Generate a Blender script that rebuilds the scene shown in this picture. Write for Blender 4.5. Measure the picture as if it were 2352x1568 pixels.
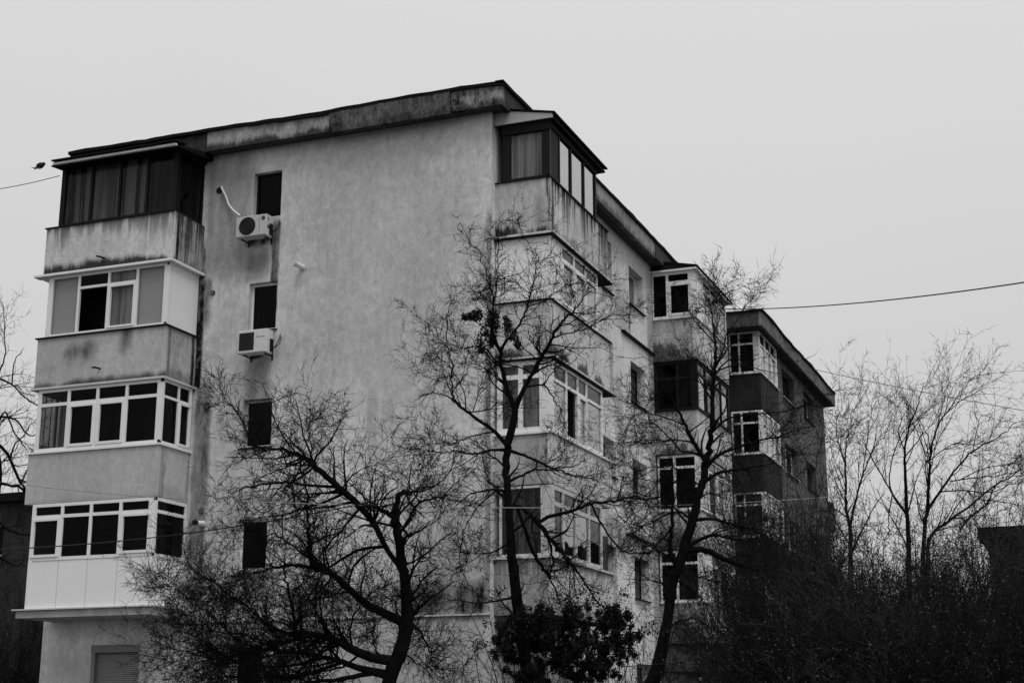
import bpy, bmesh, math, random
import numpy as np
from mathutils import Vector
random.seed(7); rng = np.random.default_rng(11)
sc = bpy.context.scene
for o in list(bpy.data.objects): bpy.data.objects.remove(o)

# ------------------------------------------------------------------ camera
YAW, PITCH, ROLL = math.radians(21.632), math.radians(14.495), math.radians(.016)
CAM = np.array([11.961, -28.929, 1.6]); FPX = 3440.0            # focal length in pixels of a 2352 x 1568 view
cyw, syw, cp, sp = math.cos(YAW), math.sin(YAW), math.cos(PITCH), math.sin(PITCH)
FWD = np.array([-syw*cp, cyw*cp, sp]); RGT = np.array([cyw, syw, 0.0]); UPV = np.cross(RGT, FWD)
cr_, sr_ = math.cos(ROLL), math.sin(ROLL)
RGT, UPV = cr_*RGT + sr_*UPV, -sr_*RGT + cr_*UPV
cd = bpy.data.cameras.new('camera'); cam = bpy.data.objects.new('camera', cd); sc.collection.objects.link(cam)
from mathutils import Matrix
M = Matrix(((RGT[0], UPV[0], -FWD[0], CAM[0]), (RGT[1], UPV[1], -FWD[1], CAM[1]), (RGT[2], UPV[2], -FWD[2], CAM[2]), (0, 0, 0, 1)))
cam.matrix_world = M
cd.sensor_width = 36; cd.lens = 36*FPX/2352; cd.clip_end = 3000; cd.clip_start = .1
sc.camera = cam

# ------------------------------------------------------------------ sky: bright even overcast; one soft sun behind the cloud
SUN_EL, SUN_AZ = math.radians(62), math.radians(-50)            # azimuth measured from -y towards +x
world = bpy.data.worlds.new('World'); sc.world = world; world.use_nodes = True
nt = world.node_tree; nt.nodes.clear()
wo = nt.nodes.new('ShaderNodeOutputWorld'); bg = nt.nodes.new('ShaderNodeBackground')
sk = nt.nodes.new('ShaderNodeTexSky'); sk.sky_type = 'NISHITA'; sk.sun_disc = False
sk.sun_elevation = SUN_EL; sk.sun_rotation = math.pi + math.radians(-50); sk.dust_density = 8; sk.air_density = 2
bw = nt.nodes.new('ShaderNodeRGBToBW'); nt.links.new(sk.outputs[0], bw.inputs[0])
tc = nt.nodes.new('ShaderNodeTexCoord'); sx = nt.nodes.new('ShaderNodeSeparateXYZ'); nt.links.new(tc.outputs['Generated'], sx.inputs[0])
mr = nt.nodes.new('ShaderNodeMapRange'); nt.links.new(sx.outputs[2], mr.inputs[0])
mr.inputs[1].default_value = 0; mr.inputs[2].default_value = 1; mr.inputs[3].default_value = 5.75; mr.inputs[4].default_value = 8.8
cl = nt.nodes.new('ShaderNodeTexNoise'); cl.inputs['Scale'].default_value = 1.3; cl.inputs['Detail'].default_value = 3
cm = nt.nodes.new('ShaderNodeMapRange'); cm.inputs[1].default_value = .3; cm.inputs[2].default_value = .7; cm.inputs[3].default_value = .975; cm.inputs[4].default_value = 1.025
nt.links.new(tc.outputs['Generated'], cl.inputs[0]); nt.links.new(cl.outputs[0], cm.inputs[0])
mu = nt.nodes.new('ShaderNodeMath'); mu.operation = 'MULTIPLY'; nt.links.new(mr.outputs[0], mu.inputs[0]); nt.links.new(cm.outputs[0], mu.inputs[1])
mx = nt.nodes.new('ShaderNodeMix'); mx.inputs[0].default_value = .96     # clouds cover 96 % of the clear sky
nt.links.new(bw.outputs[0], mx.inputs[2]); nt.links.new(mu.outputs[0], mx.inputs[3])
nt.links.new(mx.outputs[0], bg.inputs[0]); bg.inputs[1].default_value = .10
nt.links.new(bg.outputs[0], wo.inputs[0])
sd = bpy.data.lights.new('sun', 'SUN'); sd.energy = 1.5; sd.angle = math.radians(35); sd.color = (1, 1, 1)
sun = bpy.data.objects.new('sun', sd); sc.collection.objects.link(sun)
sdir = Vector((math.sin(-SUN_AZ)*math.cos(SUN_EL), -math.cos(SUN_AZ)*math.cos(SUN_EL), math.sin(SUN_EL)))
sun.rotation_euler = sdir.to_track_quat('Z', 'Y').to_euler(); sun.location = (10, -20, 30)
sc.view_settings.view_transform = 'Standard'; sc.view_settings.look = 'None'
sc.view_settings.gamma = 1; sc.view_settings.exposure = 0; sc.view_settings.use_curve_mapping = False
sc.render.engine = 'CYCLES'; sc.cycles.max_bounces = 8; sc.cycles.transparent_max_bounces = 12

# ------------------------------------------------------------------ pixel -> place
CROPS = dict(c1=(40, 300, 3.2667), c2=(40, 740, 3.2667), c3=(0, 1200, 3.0931), c4=(480, 160, 2.8), c5=(1180, 180, 2.904), c6=(1180, 600, 3.135),
             c7=(1180, 1050, 3.921), c8=(1500, 600, 3.135), d1=(1500, 1050, 2.387), d2=(1960, 900, 3.137), d4=(380, 960, 2.0986),
             d5=(980, 560, 2.9034), d6=(1060, 1350, 3.36), d7=(0, 740, 1.6216))
def uv(c, x, y):
    if c == 'D': return x, y
    a, b, k = CROPS[c]; return (a + x/k)*.91875, (b + y/k)*.91875
def ray(u, v): return FWD + RGT*(u-1176)/FPX + UPV*(784-v)/FPX
def on(ax, val, c, x, y):
    d = ray(*uv(c, x, y)); return CAM + d*((val-CAM[ax])/d[ax])
def at(depth, c, x, y): return CAM + ray(*uv(c, x, y))*depth

# ------------------------------------------------------------------ node expressions
class X:
    def __init__(s, t, sock): s.t, s.s = t, sock
    def _m(s, op, b=None, c=None):
        n = s.t.nodes.new('ShaderNodeMath'); n.operation = op
        for i, q in enumerate((s, b, c)):
            if q is None: continue
            if isinstance(q, X): s.t.links.new(q.s, n.inputs[i])
            else: n.inputs[i].default_value = q
        return X(s.t, n.outputs[0])
    def __add__(s, b): return s._m('ADD', b)
    __radd__ = __add__
    def __mul__(s, b): return s._m('MULTIPLY', b)
    __rmul__ = __mul__
    def __sub__(s, b): return s._m('SUBTRACT', b)
    def __rsub__(s, b): return (s*-1)+b
    def clamp(s): return s._m('MINIMUM', 1.0)._m('MAXIMUM', 0.0)
    def smooth(s, a, b):
        n = s.t.nodes.new('ShaderNodeMapRange'); n.interpolation_type = 'SMOOTHSTEP'
        for i, q in enumerate((s, a, b)):
            if isinstance(q, X): s.t.links.new(q.s, n.inputs[i])
            else: n.inputs[i].default_value = q
        return X(s.t, n.outputs[0])
class Mat:
    def __init__(s, name, rough=.9, spec=.2):
        s.m = bpy.data.materials.new(name); s.m.use_nodes = True; s.t = s.m.node_tree
        s.b = s.t.nodes['Principled BSDF']; s.b.inputs['Roughness'].default_value = rough
        s.b.inputs['Specular IOR Level'].default_value = spec
        g = s.t.nodes.new('ShaderNodeNewGeometry'); sp_ = s.t.nodes.new('ShaderNodeSeparateXYZ'); s.t.links.new(g.outputs['Position'], sp_.inputs[0])
        s.x, s.y, s.z = (X(s.t, sp_.outputs[i]) for i in range(3))
    def noise(s, scale, detail=3, sv=(1, 1, 1), off=0, rough=.5):
        c = s.t.nodes.new('ShaderNodeCombineXYZ')
        for i, q in enumerate((s.x, s.y, s.z)): s.t.links.new((q*float(sv[i])+float(off)).s, c.inputs[i])
        n = s.t.nodes.new('ShaderNodeTexNoise'); n.inputs['Scale'].default_value = scale; n.inputs['Detail'].default_value = detail; n.inputs['Roughness'].default_value = rough
        s.t.links.new(c.outputs[0], n.inputs['Vector']); return X(s.t, n.outputs[0])
    def col(s, e): s.t.links.new(e.s, s.b.inputs['Base Color'])
    def bump(s, e, strength=.4, dist=.01):
        n = s.t.nodes.new('ShaderNodeBump'); n.inputs['Strength'].default_value = strength; n.inputs['Distance'].default_value = dist
        s.t.links.new(e.s, n.inputs['Height']); s.t.links.new(n.outputs[0], s.b.inputs['Normal'])

def flat(name, v, rough=.7, spec=.3, var=.15, scale=3, sv=(1, 1, 1)):
    m = Mat(name, rough, spec); n = m.noise(scale, 4, sv); m.col((n-.5)*(2*var*v)+v); return m.m

def plaster(name, base, axis='x', top=None, bot=None, drip=.0, moss=.0, mott=.16, stains=(), dripw=5.0, off=0, drip_len=.5, moss_h=.16, edge=()):
    """rendered wall; stains, and shadows painted among them, are soft boxes (s0, s1, z0, z1, softness_s, softness_z, strength) along axis s"""
    m = Mat(name, .92, .12); s = m.x if axis == 'x' else m.y
    big = m.noise(.55, 4, (1, 1, .6), off); mid = m.noise(2.6, 5, (1, 1, .22), off+3, .6); fine = m.noise(11, 5, (1, 1, .55), off+5, .65); grain = m.noise(42, 3, (1, 1, 1), 0, .7)
    strk = m.noise(7, 4, (1, 1, .09), off+7, .6)
    blot = m.noise(4.5, 6, (1, 1, .8), off+8, .7)
    v = (big-.5)*mott*2.0 + (mid-.5)*mott*1.6 + (blot-.5)*mott*2.6 + (fine-.5)*mott*2.4 + (grain-.5)*mott*2.6 + (strk-.5)*mott*.9 + 1.0
    dark = None
    def add(e):
        nonlocal dark
        dark = e if dark is None else dark._m('MAXIMUM', e)
    w1 = m.noise(3.1, 4, (1, 1, .8), off+9); wv = (w1-.5)
    for (s0, s1, z0, z1, fs, fz, k) in stains:
        ss = s + wv*(fs*1.6); zz = m.z + wv*(fz*1.4)
        e = ss.smooth(s0-fs, s0+fs)*((s*1.0+wv*(fs*1.6)).smooth(s1+fs, s1-fs))*zz.smooth(z0-fz, z0+fz)*((m.z*1.0+wv*(fz*1.4)).smooth(z1+fz, z1-fz))
        add(e*((fine*.5+mid*1.1).smooth(.35, 1.15)*.9+.35)*k)
    if drip:
        d0 = m.noise(dripw*.35, 3, (1, 1, .02), off+19); d1 = m.noise(dripw, 4, (1, 1, .05), off+21, .6); d2 = m.noise(dripw*2.8, 4, (1, 1, .07), off+31, .6)
        L = d0.smooth(.25, .75)*drip_len*1.5+.12
        dep = (m.z-top+L)._m('DIVIDE', L).clamp()                 # 1 at the top edge, fading to 0 at the run's own length
        e = dep._m('POWER', .8)*((d1*.7+d2*.45+dep*.10).smooth(.57, .68))
        add(e*drip)
        add((m.z-(top-.05)+(d2-.5)*.16).smooth(0, .06)*drip*.85)
    if moss:
        b1 = m.noise(1.1, 5, (1, 1, .2), off+41, .6); b2 = m.noise(10, 4, (1, 1, .2), off+47, .65)
        hgt = (b1.smooth(.33, .56)*moss_h*1.7 + (b2-.38)*moss_h*2.2)
        add(((m.z*-1)+bot+hgt).smooth(-.06, .12)*moss)
    for (s0, wd, k) in edge:                                     # dark vertical runs down an edge
        e = ((s-s0)._m('ABSOLUTE') + wv*wd*1.5).smooth(wd, wd*.2)
        add(e*(m.noise(6, 3, (1, 1, .12), off+s0).smooth(.2, .55))*k)
    if dark is not None: v = v*((dark.clamp()*-1)+1.0)
    m.col((v*base)._m('MAXIMUM', .006)); m.bump(grain*.45+fine, .55, .03)
    return m.m

def glass(name, f0, tint, wob=.02):
    m = bpy.data.materials.new(name); m.use_nodes = True; t = m.node_tree; t.nodes.clear()
    o = t.nodes.new('ShaderNodeOutputMaterial'); mx_ = t.nodes.new('ShaderNodeMixShader'); tr = t.nodes.new('ShaderNodeBsdfTransparent'); gl = t.nodes.new('ShaderNodeBsdfGlossy')
    lw = t.nodes.new('ShaderNodeLayerWeight'); lw.inputs[0].default_value = .5; pw = t.nodes.new('ShaderNodeMath'); pw.operation = 'POWER'; pw.inputs[1].default_value = 5
    fr = t.nodes.new('ShaderNodeMapRange'); fr.inputs[3].default_value = f0; fr.inputs[4].default_value = 1; t.links.new(lw.outputs['Facing'], pw.inputs[0]); t.links.new(pw.outputs[0], fr.inputs[0])
    tr.inputs[0].default_value = (tint, tint, tint, 1)
    gl.inputs['Roughness'].default_value = .02; gl.inputs[0].default_value = (.9, .9, .9, 1)
    g = t.nodes.new('ShaderNodeNewGeometry'); n = t.nodes.new('ShaderNodeTexNoise'); n.inputs['Scale'].default_value = 1.7; n.inputs['Detail'].default_value = 1
    b = t.nodes.new('ShaderNodeBump'); b.inputs['Strength'].default_value = .35; b.inputs['Distance'].default_value = wob
    t.links.new(g.outputs['Position'], n.inputs[0]); t.links.new(n.outputs[0], b.inputs['Height']); t.links.new(b.outputs[0], gl.inputs['Normal'])
    t.links.new(fr.outputs[0], mx_.inputs[0]); t.links.new(tr.outputs[0], mx_.inputs[1]); t.links.new(gl.outputs[0], mx_.inputs[2]); t.links.new(mx_.outputs[0], o.inputs[0])
    return m

W_PVC = flat('white_plastic', .80, .5, .35, .06, 5)
W_PAINT = flat('peeling_white_paint', .55, .7, .2, .35, 14, (1, 1, .5))
W_PANEL = flat('white_panel', .82, .6, .25, .05, 1.2)
DARK_FR = flat('dark_bronze_frame', .010, .6, .12)
METAL_L = flat('light_sheet_metal', .55, .45, .4, .25, 6)
METAL_D = flat('dark_sheet_metal', .012, .8, .1, .5, 4)
TAR = flat('roof_felt', .010, .95, .05, .4, 5)
INSIDE = flat('dim_interior', .012, .9, .05)  # near-black colour stands in for unlit rooms behind the glass
def cloth(name, lo, hi, sc_, off=0.0, w=(.42, .58)):
    m = Mat(name, .95, .05); n = m.noise(sc_, 3, (1, 1, .03), off, .6); k = m.noise(sc_*4, 2, (1, 1, .02), off); m.col((n*.7+k*.3).smooth(*w)*(hi-lo)+lo); return m.m
CURT_D = cloth('dark_curtain', .015, .10, 6); CURT_S = cloth('striped_curtain', .03, .30, 5, 2.4, (.45, .55)); CURT_M = cloth('grey_curtain', .13, .34, 7, 4)
BLIND = flat('pale_blind', .50, .9, .1, .05, 1)
CURT_W = cloth('pale_curtain', .16, .55, 6, 7)
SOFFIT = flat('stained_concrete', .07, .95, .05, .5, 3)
GL = glass('window_glass', .006, .40)
GL_C = glass('clear_glass', .012, .88)
GL_R = glass('reflective_glass', .34, .6, .03)
SHLEAF_D = cloth('ivy_leaf_green', .006, .035, 9, 5, (.46, .62))
SHLEAF = cloth('highlight_flecked_shrub_leaves', .008, .09, 9, 3, (.46, .62))  # pale flecks imitate tiny highlights on the leaves
BARK = flat('wet_bark', .010, .95, .05, .5, 20)
TWIG = flat('dark_twigs', .009, .95, .05, .3, 6)
SHRUBT = flat('grey_twigs', .032, .9, .1, .9, 2.5)  # lighter, uneven tone stands in for twigs catching light
LEAF = flat('dry_dark_leaves', .009, .7, .15, .8, 8)
CABLE = flat('black_cable', .02, .6, .2)
CABLE_P = flat('pale_cable', .45, .6, .2)
BLACK = flat('black_plastic', .012, .6, .2)

# ------------------------------------------------------------------ mesh building
ORG = {}
def link(name, me, mat, parent=None, org=None):
    o = bpy.data.objects.new(name, me); sc.collection.objects.link(o)
    if mat and not me.materials: me.materials.append(mat)
    org = np.zeros(3) if org is None else org
    po = ORG[parent] if parent is not None else np.zeros(3)
    o.parent = parent; o.location = org - po; ORG[o] = np.array(org, float); return o
def empty(name, loc, label, cat, group=None):
    o = bpy.data.objects.new(name, None); sc.collection.objects.link(o); o.location = loc; ORG[o] = np.array(loc, float); o.empty_display_size = .3
    return tag(o, label, cat, group)
def tag(o, label=None, cat=None, group=None, kind=None):
    for k, v in (('label', label), ('category', cat), ('group', group), ('kind', kind)):
        if v: o[k] = v
    return o
class MB:
    def __init__(s): s.v, s.f = [], []
    def quad(s, *p):
        n = len(s.v); s.v += [tuple(map(float, q)) for q in p]; s.f.append(tuple(range(n, n+len(p)))); return s
    def hexa(s, p):                                             # 8 corners: 4 of one side, 4 of the other
        n = len(s.v); s.v += [tuple(map(float, q)) for q in p]
        for q in ((0, 1, 2, 3), (7, 6, 5, 4), (0, 4, 5, 1), (1, 5, 6, 2), (2, 6, 7, 3), (3, 7, 4, 0)): s.f.append(tuple(n+i for i in q))
        return s
    def box(s, x0, x1, y0, y1, z0, z1):
        return s.hexa([(x0, y0, z0), (x0, y1, z0), (x1, y1, z0), (x1, y0, z0), (x0, y0, z1), (x0, y1, z1), (x1, y1, z1), (x1, y0, z1)])
    def tube(s, pts, rad, k=8, cap=True):
        pts = np.array(pts, float); rad = np.broadcast_to(rad, len(pts)); n0 = len(s.v)
        T = np.gradient(pts, axis=0); T /= np.linalg.norm(T, axis=1)[:, None]+1e-9
        ref = np.array([.31, .17, .93]) if abs(T[0] @ np.array([.31, .17, .93])) < .9 else np.array([.9, .3, .1])
        A = np.cross(T, ref); A /= np.linalg.norm(A, axis=1)[:, None]; B = np.cross(T, A)
        for i in range(len(pts)):
            for j in range(k):
                a = 2*math.pi*j/k; s.v.append(tuple(pts[i]+rad[i]*(math.cos(a)*A[i]+math.sin(a)*B[i])))
        for i in range(len(pts)-1):
            for j in range(k): s.f.append((n0+i*k+j, n0+i*k+(j+1) % k, n0+(i+1)*k+(j+1) % k, n0+(i+1)*k+j))
        if cap: s.f.append(tuple(n0+j for j in range(k))[::-1]); s.f.append(tuple(n0+(len(pts)-1)*k+j for j in range(k)))
        return s
    def build(s, name, mat, parent=None, smooth=False, org=None):
        v = np.array(s.v); c = (v.min(0)+v.max(0))/2 if org is None else np.array(org, float)
        if org is None and parent is None: c[2] = v[:, 2].min()
        me = bpy.data.meshes.new(name); me.from_pydata([tuple(q) for q in (v-c)], [], s.f); me.update(); bmn = bmesh.new(); bmn.from_mesh(me); bmesh.ops.recalc_face_normals(bmn, faces=bmn.faces); bmn.to_mesh(me); bmn.free()
        if smooth: me.shade_smooth()
        return link(name, me, mat, parent, c)

class Face:                                                      # a vertical plane; s runs along it, d is metres out of it
    def __init__(s, axis, plane, sgn): s.a, s.p, s.g = axis, plane, sgn
    def P(s, q, z, d=0): return (q, s.p+s.g*d, z) if s.a == 'x' else (s.p+s.g*d, q, z)
    def bx(s, mb, s0, s1, z0, z1, d0, d1):
        p = [s.P(a, z, d) for z in (z0, z1) for (a, d) in ((s0, d0), (s0, d1), (s1, d1), (s1, d0))]; return mb.hexa(p)
    def sz(s, c, x, y):
        q = on(1 if s.a == 'x' else 0, s.p, c, x, y); return (q[0] if s.a == 'x' else q[1]), q[2]
    def S(s, c, x, y): return s.sz(c, x, y)[0]
    def Z(s, c, x, y): return s.sz(c, x, y)[1]

def panel_part(parent, name, face, s0, s1, z0, z1, d0, d1, mat):
    mb = MB(); face.bx(mb, s0, s1, z0, z1, d0, d1); return mb.build(name, mat, parent)

def glaze(parent, face, ms, z0, z1, kinds, fmat, zt=None, fw=.05, dep=.06, din=-.04, gl=None, back=None, bd=.12, gls=None, post=(None, None)):
    """window band: ms = mullion centres from end to end, zt = transom height (number, or list per column);
    kinds per column: p pane, P pane without transom, s opening sash, o open sash, w solid panel"""
    fr = MB(); n = len(kinds); d0, d1 = din, din+dep
    zt = zt if isinstance(zt, (list, tuple)) else [zt]*n
    lo, hi = min(ms), max(ms)
    face.bx(fr, lo, hi, z0, z0+fw, d0, d1); face.bx(fr, lo, hi, z1-fw, z1, d0, d1)
    for i, q in enumerate(ms):
        w = fw*.5
        if i in (0, n): w = (post[0 if i == 0 else 1] or fw)*.5
        a, b = max(lo, q-w), min(hi, q+w)
        if i == 0: a, b = min(q, q+2*w*(1 if ms[-1] > ms[0] else -1)), max(q, q+2*w*(1 if ms[-1] > ms[0] else -1))
        if i == n: a, b = min(q, q-2*w*(1 if ms[-1] > ms[0] else -1)), max(q, q-2*w*(1 if ms[-1] > ms[0] else -1))
        face.bx(fr, a, b, z0+fw, z1-fw, d0+.002, d1+.002)
    jobs = []
    for i, kd in enumerate(kinds):
        a, b = sorted((ms[i], ms[i+1])); a += fw*.5; b -= fw*.5
        t = zt[i] if kd != 'P' else None; g = (gls or {}).get(i, gl or GL)
        if kd == 'd': jobs.append(('panel', a-.01, b+.01, z0+fw-.005, z1-fw+.005, DARK_FR, d0+.02, d1-.012)); continue
        if kd == 'w': jobs.append(('panel', a-.01, b+.01, z0+fw-.005, z1-fw+.005, W_PANEL, d0+.02, d1-.012)); continue
        if t: face.bx(fr, a, b, t-fw*.5, t+fw*.5, d0+.001, d1+.001); jobs.append(('pane', a, b, t+fw*.5, z1-fw, GL if g is GL_R else g, d0+.02, d0+.03))  # transom panes swap to dull glass, imitating the soffit's dark reflection
        zb, zu = z0+fw, (t-fw*.5 if t else z1-fw)
        if kd in 'so':
            w = fw*.8
            if kd == 's':
                for q in ((a, b, zb, zb+w), (a, b, zu-w, zu), (a, a+w, zb+w, zu-w), (b-w, b, zb+w, zu-w)): face.bx(fr, *q, d0+.01, d1+.022)
                a, b, zb, zu = a+w, b-w, zb+w, zu-w
        if kd != 'o': jobs.append(('pane', a, b, zb, zu, g, d0+.02, d0+.03))
    f = fr.build('window_frame', fmat, parent)
    for (nm, a, b, q0, q1, mt, e0, e1) in jobs: panel_part(parent, nm, face, a, b, q0, q1, e0, e1, mt)
    for i, bmat in (back or {}).items():                          # curtains and blinds just inside the glass
        a, b = sorted((ms[i], ms[i+1])); mb = MB(); k = max(6, int((b-a)/.05)); zb, zu = z0+.03, z1-.03
        wav = 0 if bmat is BLIND else .025
        pts = [(a+(b-a)*j/k, -bd+wav*math.sin(j*1.9+i)+wav*.6*math.sin(j*.7)) for j in range(k+1)]
        for (q0, e0), (q1, e1) in zip(pts[:-1], pts[1:]): mb.quad(face.P(q0, zb, e0), face.P(q1, zb, e1), face.P(q1, zu, e1), face.P(q0, zu, e0))
        mb.build('blind' if bmat is BLIND else 'curtain', bmat, parent)
    return f

def wall_with_holes(mb, face, s0, s1, z0, z1, holes, depth=.16):
    ss = sorted({s0, s1, *[h[0] for h in holes], *[h[1] for h in holes]}); zs = sorted({z0, z1, *[h[2] for h in holes], *[h[3] for h in holes]})
    for a, b in zip(ss[:-1], ss[1:]):
        for c, d in zip(zs[:-1], zs[1:]):
            m_, n_ = (a+b)/2, (c+d)/2
            if any(h[0] < m_ < h[1] and h[2] < n_ < h[3] for h in holes): continue
            mb.quad(face.P(a, c), face.P(b, c), face.P(b, d), face.P(a, d))
    for h in holes:
        a, b, c, d = h[:4]
        for p, q in (((a, c), (a, d)), ((b, c), (b, d)), ((a, c), (b, c)), ((a, d), (b, d))):
            mb.quad(face.P(*p), face.P(*q), face.P(*q, -depth), face.P(*p, -depth))

# ------------------------------------------------------------------ ground
def ground():
    m = Mat('trodden_winter_ground', .95, .1); n = m.noise(.3, 6); k = m.noise(9, 4); m.col((n.smooth(.35, .65)*.03)+(k*.03)+.03); m.bump(k, .5, .03)
    mb = MB(); R_ = 900
    for i in range(24):
        for j in range(24):
            x0, x1, y0, y1 = (-R_+2*R_*q/24 for q in (i, i+1, j, j+1)); mb.quad((x0, y0, 0), (x1, y0, 0), (x1, y1, 0), (x0, y1, 0))
    tag(mb.build('ground', m.m, org=(0, 0, 0)), kind='structure')
ground()

# ================================================================== the main block
GAB = Face('x', 0, -1); FAC = Face('y', 0, 1)
B1 = empty('apartment_building', (-5, 8, 0), 'weathered pale apartment block with stained blank end wall and glazed corner balconies', 'building')
XL = GAB.S('c3', 326, 1250)                                     # left end of the end wall (lower storey corner)
Y_END = 17.0; Z_TOP = 15.35
print('XL', XL)
# --- window openings on the end wall
gw = []
for (tl, tr, br) in ((('c4', 440, 772), ('c4', 633, 738), ('c4', 617, 1060)), (('c1', 1908, 1340), ('c1', 2135, 1308), ('c2', 2122, 262)),
                     (('c2', 1860, 850), ('c2', 2095, 828), ('c2', 2088, 1220)), (('c3', 1845, 298), ('c3', 2068, 292), ('c3', 2052, 690))):
    gw.append((GAB.S(*tl), GAB.S(*tr), GAB.Z(*br), (GAB.Z(*tl)+GAB.Z(*tr))/2))
ZSC = GAB.Z('d4', 1500, 1208)
sh = (GAB.S('c3', 700, 1450), GAB.S('c3', 1075, 1450), .9, GAB.Z('c3', 900, 1270))
gw1 = (gw[3][0], gw[3][1], gw[3][2]-2.75, gw[3][3]-2.75)
# --- window openings on the long front
def fwin(tl, tr, br): return (FAC.S(*tl), FAC.S(*tr), FAC.Z(*br), (FAC.Z(*tl)+FAC.Z(*tr))/2)
fw_ = [fwin(('c6', 1230, 200), ('c6', 1342, 305), ('c6', 1352, 595)), fwin(('c6', 1235, 940), ('c6', 1348, 1020), ('c6', 1355, 1330)),
       fwin(('c7', 1570, 370), ('c7', 1705, 440), ('c7', 1700, 770)), fwin(('c7', 1600, 1340), ('c7', 1750, 1385), ('d6', 1905, 515))]
ya, yb = np.mean([h[0] for h in fw_]), np.mean([h[1] for h in fw_])
fw_ = [(ya, yb, 13.36-2.75*i-.02*i, 14.42-2.75*i-.05*i) if False else (ya, yb, h[2], h[3]) for i, h in enumerate(fw_)]
print('facade windows', [[round(float(q), 2) for q in h] for h in fw_]); print('gable windows', [[round(float(q), 2) for q in h] for h in gw])
y_n0, y_n1 = 3.6, FAC.S('c6', 1108, 1000)                        # narrow windows half hidden behind the balconies
nar = [(y_n0, y_n1, z, z+1.45) for z in (13.1, 10.28, 7.42, 4.75)]
nar[2] = (y_n0, y_n1, FAC.Z('c7', 1400, 560), FAC.Z('c7', 1405, 215))
gf = [(ya, yb, 1.9, 3.3), (6.2, 7.4, 1.9, 3.3), (13.2, 14.2, .25, 2.6), (15.1, 16, 1.9, 3.3)]
balc2 = 12.55
# --- wall material with the stains of the place and painted shadow under the air conditioners
def gz(u, v): return GAB.sz('D', u, v)
def st(u0, u1, v0, v1, fs, fz, k):
    vm, um = (v0+v1)/2, (u0+u1)/2; return (gz(u0, vm)[0], gz(u1, vm)[0], gz(um, v1)[1], gz(um, v0)[1], fs, fz, k)
G_STAINS_SHADOWS = [st(430, 467, 640, 900, .05, .3, 1.1), st(430, 484, 640, 760, .14, .3, .6), st(436, 478, 880, 1380, .10, .5, .62), st(430, 474, 560, 660, .1, .2, .75), st(560, 620, 560, 640, .3, .4, .6), st(622, 640, 500, 720, .05, .25, .72),
        st(478, 590, 360, 640, .45, .5, .42), st(560, 622, 812, 940, .14, .35, .5), st(572, 612, 800, 824, .16, .12, .9), st(562, 618, 540, 566, .2, .14, .9), st(1096, 1140, 520, 650, .12, .3, .3), st(470, 620, 700, 1300, .7, .6, .22),  # narrow bands right under each air conditioner are its shadow, painted in
        st(900, 1150, 1330, 1425, .6, .3, .72), st(640, 900, 1350, 1425, .5, .25, .45), st(840, 870, 880, 1060, .12, .5, .32), st(890, 905, 890, 1010, .1, .4, .32), st(930, 1130, 1150, 1420, 1.2, 1.2, .38), st(640, 1100, 300, 950, 1.7, 1.8, .24), st(475, 500, 330, 640, .12, .5, .4),
        st(100, 330, 1500, 1700, .4, .4, .3), st(560, 640, 1310, 1380, .15, .25, .4), st(1114, 1150, 480, 1400, .06, .5, .5), st(700, 760, 640, 1100, .5, .8, .22), st(400, 1150, 1430, 1600, .8, .3, .3)]
WALL_G = plaster('stained_shadowed_end_wall_render', .72, 'x', stains=[q[:6]+(min(1.2, q[6]*1.3),) for q in G_STAINS_SHADOWS], mott=.34)
F_ST = []
def fst(c, x0, x1, y0, y1, fs, fz, k):
    xm, ym = (x0+x1)/2, (y0+y1)/2; return (FAC.S(c, x0, ym), FAC.S(c, x1, ym), FAC.Z(c, xm, y1), FAC.Z(c, xm, y0), fs, fz, k)
F_ST = [fst('c6', 1225, 1242, 500, 720, .05, .3, .6), fst('c6', 1120, 1225, 380, 720, .3, .5, .3), fst('c6', 1120, 1180, 1100, 1500, .2, .6, .4), fst('c7', 1300, 1480, 960, 1250, .3, .3, .5), fst('c7', 1420, 1560, 1100, 1330, .3, .2, .55),
        fst('c7', 1420, 1500, 0, 480, .2, .5, .35), (12.0, 12.6, 3, 15, .12, 2, .35), (5.2, 12.5, 5.95, 6.35, .6, .12, .35), (4.9, 12.5, 0, 2.2, .8, 1.0, .35), (0, 17, 14.2, 15.2, 1, .15, .12)]  # darker strip beside the second balcony row, faint darker band below the eaves
WALL_F = plaster('stained_front_wall_render', .70, 'y', stains=[q[:6]+(min(1.2, q[6]*1.3),) for q in F_ST], mott=.30, off=13)
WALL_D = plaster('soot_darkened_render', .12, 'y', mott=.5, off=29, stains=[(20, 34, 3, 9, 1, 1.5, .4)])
# gable wall
mb = MB(); wall_with_holes(mb, GAB, XL, 0, 0, Z_TOP, gw+[gw1, sh], .17)
g_wall = mb.build('end_wall', WALL_G, B1)
mb = MB(); wall_with_holes(mb, FAC, 0, Y_END, 0, Z_TOP, fw_+nar+gf, .30); mb.build('front_wall', WALL_F, B1)
mb = MB(); mb.quad((XL, 0, 0), (XL, Y_END, 0), (XL, Y_END, Z_TOP), (XL, 0, Z_TOP)); mb.quad((XL, Y_END, 0), (0, Y_END, 0), (0, Y_END, Z_TOP), (XL, Y_END, Z_TOP))
mb.build('rear_wall', WALL_F, B1)
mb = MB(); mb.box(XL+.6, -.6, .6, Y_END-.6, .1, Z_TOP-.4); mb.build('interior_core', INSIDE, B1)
# string course between ground and first floor
mb = MB(); GAB.bx(mb, XL+3.7, .03, ZSC-.035, ZSC, 0, .05); mb.build('string_course', METAL_L, B1)
mb = MB(); GAB.bx(mb, XL, .012, 0, .55, .0, .03); FAC.bx(mb, .0, Y_END, 0, .55, .0, .03); mb.build('plinth', SOFFIT, B1)

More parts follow.
